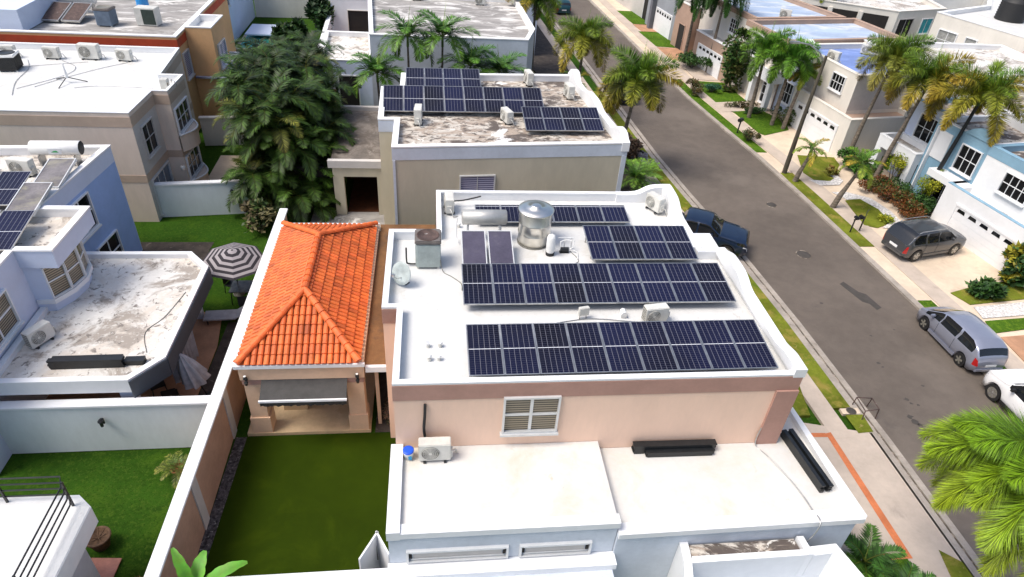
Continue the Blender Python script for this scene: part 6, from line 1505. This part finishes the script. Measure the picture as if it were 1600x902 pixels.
BR = [(.10, .075, .03), (.14, .10, .03), (.06, .09, .02)]; LG = [(.06, .17, .02), (.09, .22, .025), (.04, .11, .015)]
q8 = 'hedge shrubs in front of the sky-blue house'
for k, (x, y, R, c_, lb) in enumerate(((28.3, 36.0, (.95, .95, .5), RD, 'russet hedge shrub at the upper end of the pebble bed'), (28.55, 34.7, (.95, .95, .55), RD, 'russet hedge shrub second along the pebble bed'), (28.75, 33.4, (.95, .95, .55), RD, 'russet hedge shrub third along the pebble bed'),
                                  (28.6, 32.2, (.9, .85, .55), RD, 'russet hedge shrub nearest the grey estate car'), (29.5, 35.6, (.9, 1.0, .65), DK, 'dark green shrub behind the upper russet hedge'), (29.9, 34.0, (.9, 1.0, .65), DK, 'dark green shrub behind the middle russet hedge'),
                                  (29.7, 32.7, (.9, .8, .65), DK, 'dark green shrub beside the garage corner, nearest the estate car'))):
    shrub(lb, x, y, R, 2000, .13, c_, seed=k, group=q8)
for k, (x, y, lb) in enumerate(((29.5, 36.3, 'round chartreuse shrub at the porch column of the blue and white house'), (30.0, 33.6, 'right chartreuse shrub under the sky-blue facade'))):
    t = shrub(lb, x+.1, y, (.8, .8, .75), 1500, .12, YL, 'round_shrub', seed=60+k, h=1.9)
shrub('bushy dark tree with feathery shoots before the brown and cream house', 25.2, 54.3, (1.3, 1.3, 2.4), 2600, .35, [(.03, .08, .012), (.06, .12, .02), (.12, .13, .03)], 'bushy_tree', 'tree', 70, h=2.3)
shrub('wide dark green shrub bed beside the brown garage', 23.9, 60.0, (1.6, 2.2, .8), 2200, .22, DK, seed=71)
shrub('reddish-green shrub at the kerb before the paved driveway', 21.9, 53.0, (.8, .9, .6), 1200, .16, BR, seed=72)
shrub('small blue-green shrub at the edge of the paved driveway', 23.6, 53.6, (.75, .6, .45), 900, .14, [(.02, .09, .05), (.03, .12, .06)], seed=73)
shrub('low dark hedge along the front path of the cream house', 24.9, 50.2, (1.4, .4, .3), 900, .14, BR, seed=74)
shrub('low clipped hedge between front path and the palm lawn', 25.6, 48.9, (1.3, .4, .3), 900, .14, DK, seed=75)
shrub('flowering shrub at the corner of the cream garage', 27.1, 46.9, (.8, .8, .6), 1200, .15, [(.10, .14, .03), (.2, .2, .06), (.05, .1, .02)], seed=76)
shrub('round clipped bush beside the porch path', 26.9, 48.3, (.5, .5, .45), 700, .12, DK, seed=77)
shrub('dark shrub behind the mailbox figure', 22.9, 43.6, (.6, .9, .5), 900, .14, BR, seed=78)
shrub('dark green shrub against the side of the cream garage', 28.6, 39.5, (.9, .8, .7), 1300, .22, LG, seed=79)
shrub('bright green leafy shrub by the white porch column', 28.9, 38.2, (.9, .7, .5), 1300, .25, LG, seed=80)
shrub('dry yellow grass tuft at the head of the pebble curl', 26.6, 38.3, (.5, .4, .25), 700, .2, [(.25, .15, .03), (.2, .2, .03)], 'grass_tuft', 'grass', 81, stem=False)
shrub('dark-leaved plant on the corner lawn by the white garage driveway', 27.9, 24.7, (.75, .6, .45), 1000, .3, DK, 'leafy_plant', 'plant', 82)
shrub('tall tropical plant with yellow leaves at the right edge below the garage', 30.4, 25.6, (.9, .9, 1.0), 1400, .4, [(.03, .08, .02), (.06, .13, .03), (.35, .32, .03)], 'leafy_plant', 'plant', 83)
shrub('ring of low plants in the middle of the pebble-edged lawn', 26.9, 32.2, (.45, .45, .16), 500, .14, YL, 'garden_plant', 'plant', 84, stem=False)
shrub('spiky cycad with bare stems against the pale blue garden wall', -9.0, 30.9, (.9, .9, .8), 1100, .3, [(.05, .09, .02), (.12, .10, .05), (.2, .18, .08)], 'cycad', 'plant', 85, z=0)
shrub('dead brush in the planting strip behind the beige house corner', 12.7, 40.9, (1.2, 1.9, .5), 2200, .28, [(.08, .045, .025), (.12, .07, .04), (.05, .04, .02)], 'brush', 'shrub', 86)
shrub('dense dark foliage around the big kerbside palm', 11.6, 41.6, (1.1, 1.5, .8), 1700, .25, [(.02, .05, .01), (.05, .09, .02)], seed=87)
shrub('dark hedge below the far palms by the white end wall', 10.5, 50.5, (1.0, 2.0, .9), 1500, .3, DK, seed=88)
shrub('dry yellow grass clump at the foot of the brown wall, bottom left', -8.3, 11.0, (.6, .5, .25), 900, .28, [(.22, .17, .03), (.3, .24, .05), (.1, .1, .02)], 'grass_tuft', 'grass', 89, z=0, stem=False)
shrub('small brown-flowered plant by the shady passage of the pavilion', -1.75, 17.6, (.2, .5, .4), 500, .07, [(.3, .18, .12), (.1, .09, .04)], 'garden_plant', 'plant', 90, z=0)
shrub('dark weeds at the foot of the greenish-white wall, left edge', -15.4, 16.2, (.7, .4, .3), 600, .2, DK, 'weeds', 'plant', 91, z=0, stem=False)
for k, (x, y, R, lb) in enumerate(((-33, 64, (5, 4, 4), 'large dark tree at the top left corner'), (-27.5, 66, (4, 4, 3.6), 'dark tree second from the left at the top edge'), (-12.2, 60, (1.2, 1.6, 1.3), 'dark bush beside the pool'), (-10.2, 66, (1.0, 3, 1.8), 'tall hedge tree along the whitewashed wall'),
                                   (56, 88, (9, 5, 4), 'dark tree mass behind the long pale house, top right'), (70, 82, (8, 6, 4.5), 'dark tree at the top right corner'), (-20, 84, (4, 4, 3), 'tree at the top edge behind the garden annexe'))):
    shrub(lb, x, y, R, 5000, .55, [(.012, .035, .008), (.02, .06, .01), (.04, .08, .015)], 'broadleaf_tree', 'tree', 95+k, z=0, h=R[2]*1.25)
# potted plants and banana
def pot(label, x, y, m, r, h, fol):
    t = thing('potted_plant', label, 'potted plant', (x, y, .0))
    c = MB(); c.lathe([(0, 0), (r*.7, 0), (r, h), (r*1.1, h), (r*1.1, h+.05), (r*.9, h+.05), (r*.85, h-.06), (0, h-.06)], 24); c.build('pot', m, t)
    if fol:
        q = MB(); rnd.seed(int(x*50))
        for i in range(fol): frond(q, (0, 0, h), i*2.4, rnd.uniform(.4, 1.2), .8, 1.4, .012, 'areca', (.06, .12, .02), (.2, .2, .03), 14, .012, .22)
        q.build('fronds', m_leaf, t)
    else:
        q = MB()
        for i in range(7): a = i*.9; q.tube([(0, 0, h-.05), (r*.8*cos(a), r*.8*sin(a), h+.15)], .015, 4)
        q.build('dry_stems', m_pot, t)
pot('small palm in a terracotta pot on the lower left lawn', -8.55, 15.35, m_clay, .26, .32, 14)
pot('brown wicker pot with dry stems beside the white outbuilding', -10.1, 12.75, m_pot, .33, .42, 0)
t = thing('banana_plant', 'bright green banana plant with torn leaves before the front wall, bottom left', 'plant', (-6.0, 9.35, 0))
c = MB(); c.tube([(0, 0, 0), (0, 0, 1.6), (.05, .05, 2.9)], [.12, .1, .06], 8); c.build('stem', mat('banana_stem', (.14, .24, .05), .6, .1, 3), t)
rnd.seed(4)
for (az, el, L_, W_) in ((2.2, 1.3, 1.4, .15), (.4, .75, 1.5, .2), (.0, .45, 1.2, .22), (1.4, 1.0, 1.1, .2), (3.4, .7, 1.2, .25), (5.2, .7, 1.0, .25)):
    c = MB(); p = Vector((.05, .05, 2.7)); e = el; s = Vector((-sin(az), cos(az), 0)); n = 14
    prev = None
    for i in range(n+1):
        f = i/n; w_ = W_*sin(pi*min(1, .08+.9*f))**.6*(1-.12*(i % 3 == 0)); e = el-1.1*f**1.5; d = Vector((cos(az)*cos(e), sin(az)*cos(e), sin(e))); up = s.cross(d); up = up if up.z > 0 else -up
        row = [p-s*w_+up*(.12*w_), p-up*.015, p+s*w_+up*(.12*w_)]
        k = len(c.v)
        for q_, sh in zip(row, (1, .75, 1)): c.v.append(q_); c.c.append(tuple(v*sh*rnd.uniform(.85, 1.1) for v in (.13, .36, .03)))
        c.col = (1, 1, 1)
        if prev is not None: c.f += [(prev, prev+1, k+1, k), (prev+1, prev+2, k+2, k+1)]; c.sm += [True, True]
        prev = k; p = p+d*(L_/n)
    c.build('leaf', m_leaf, t)
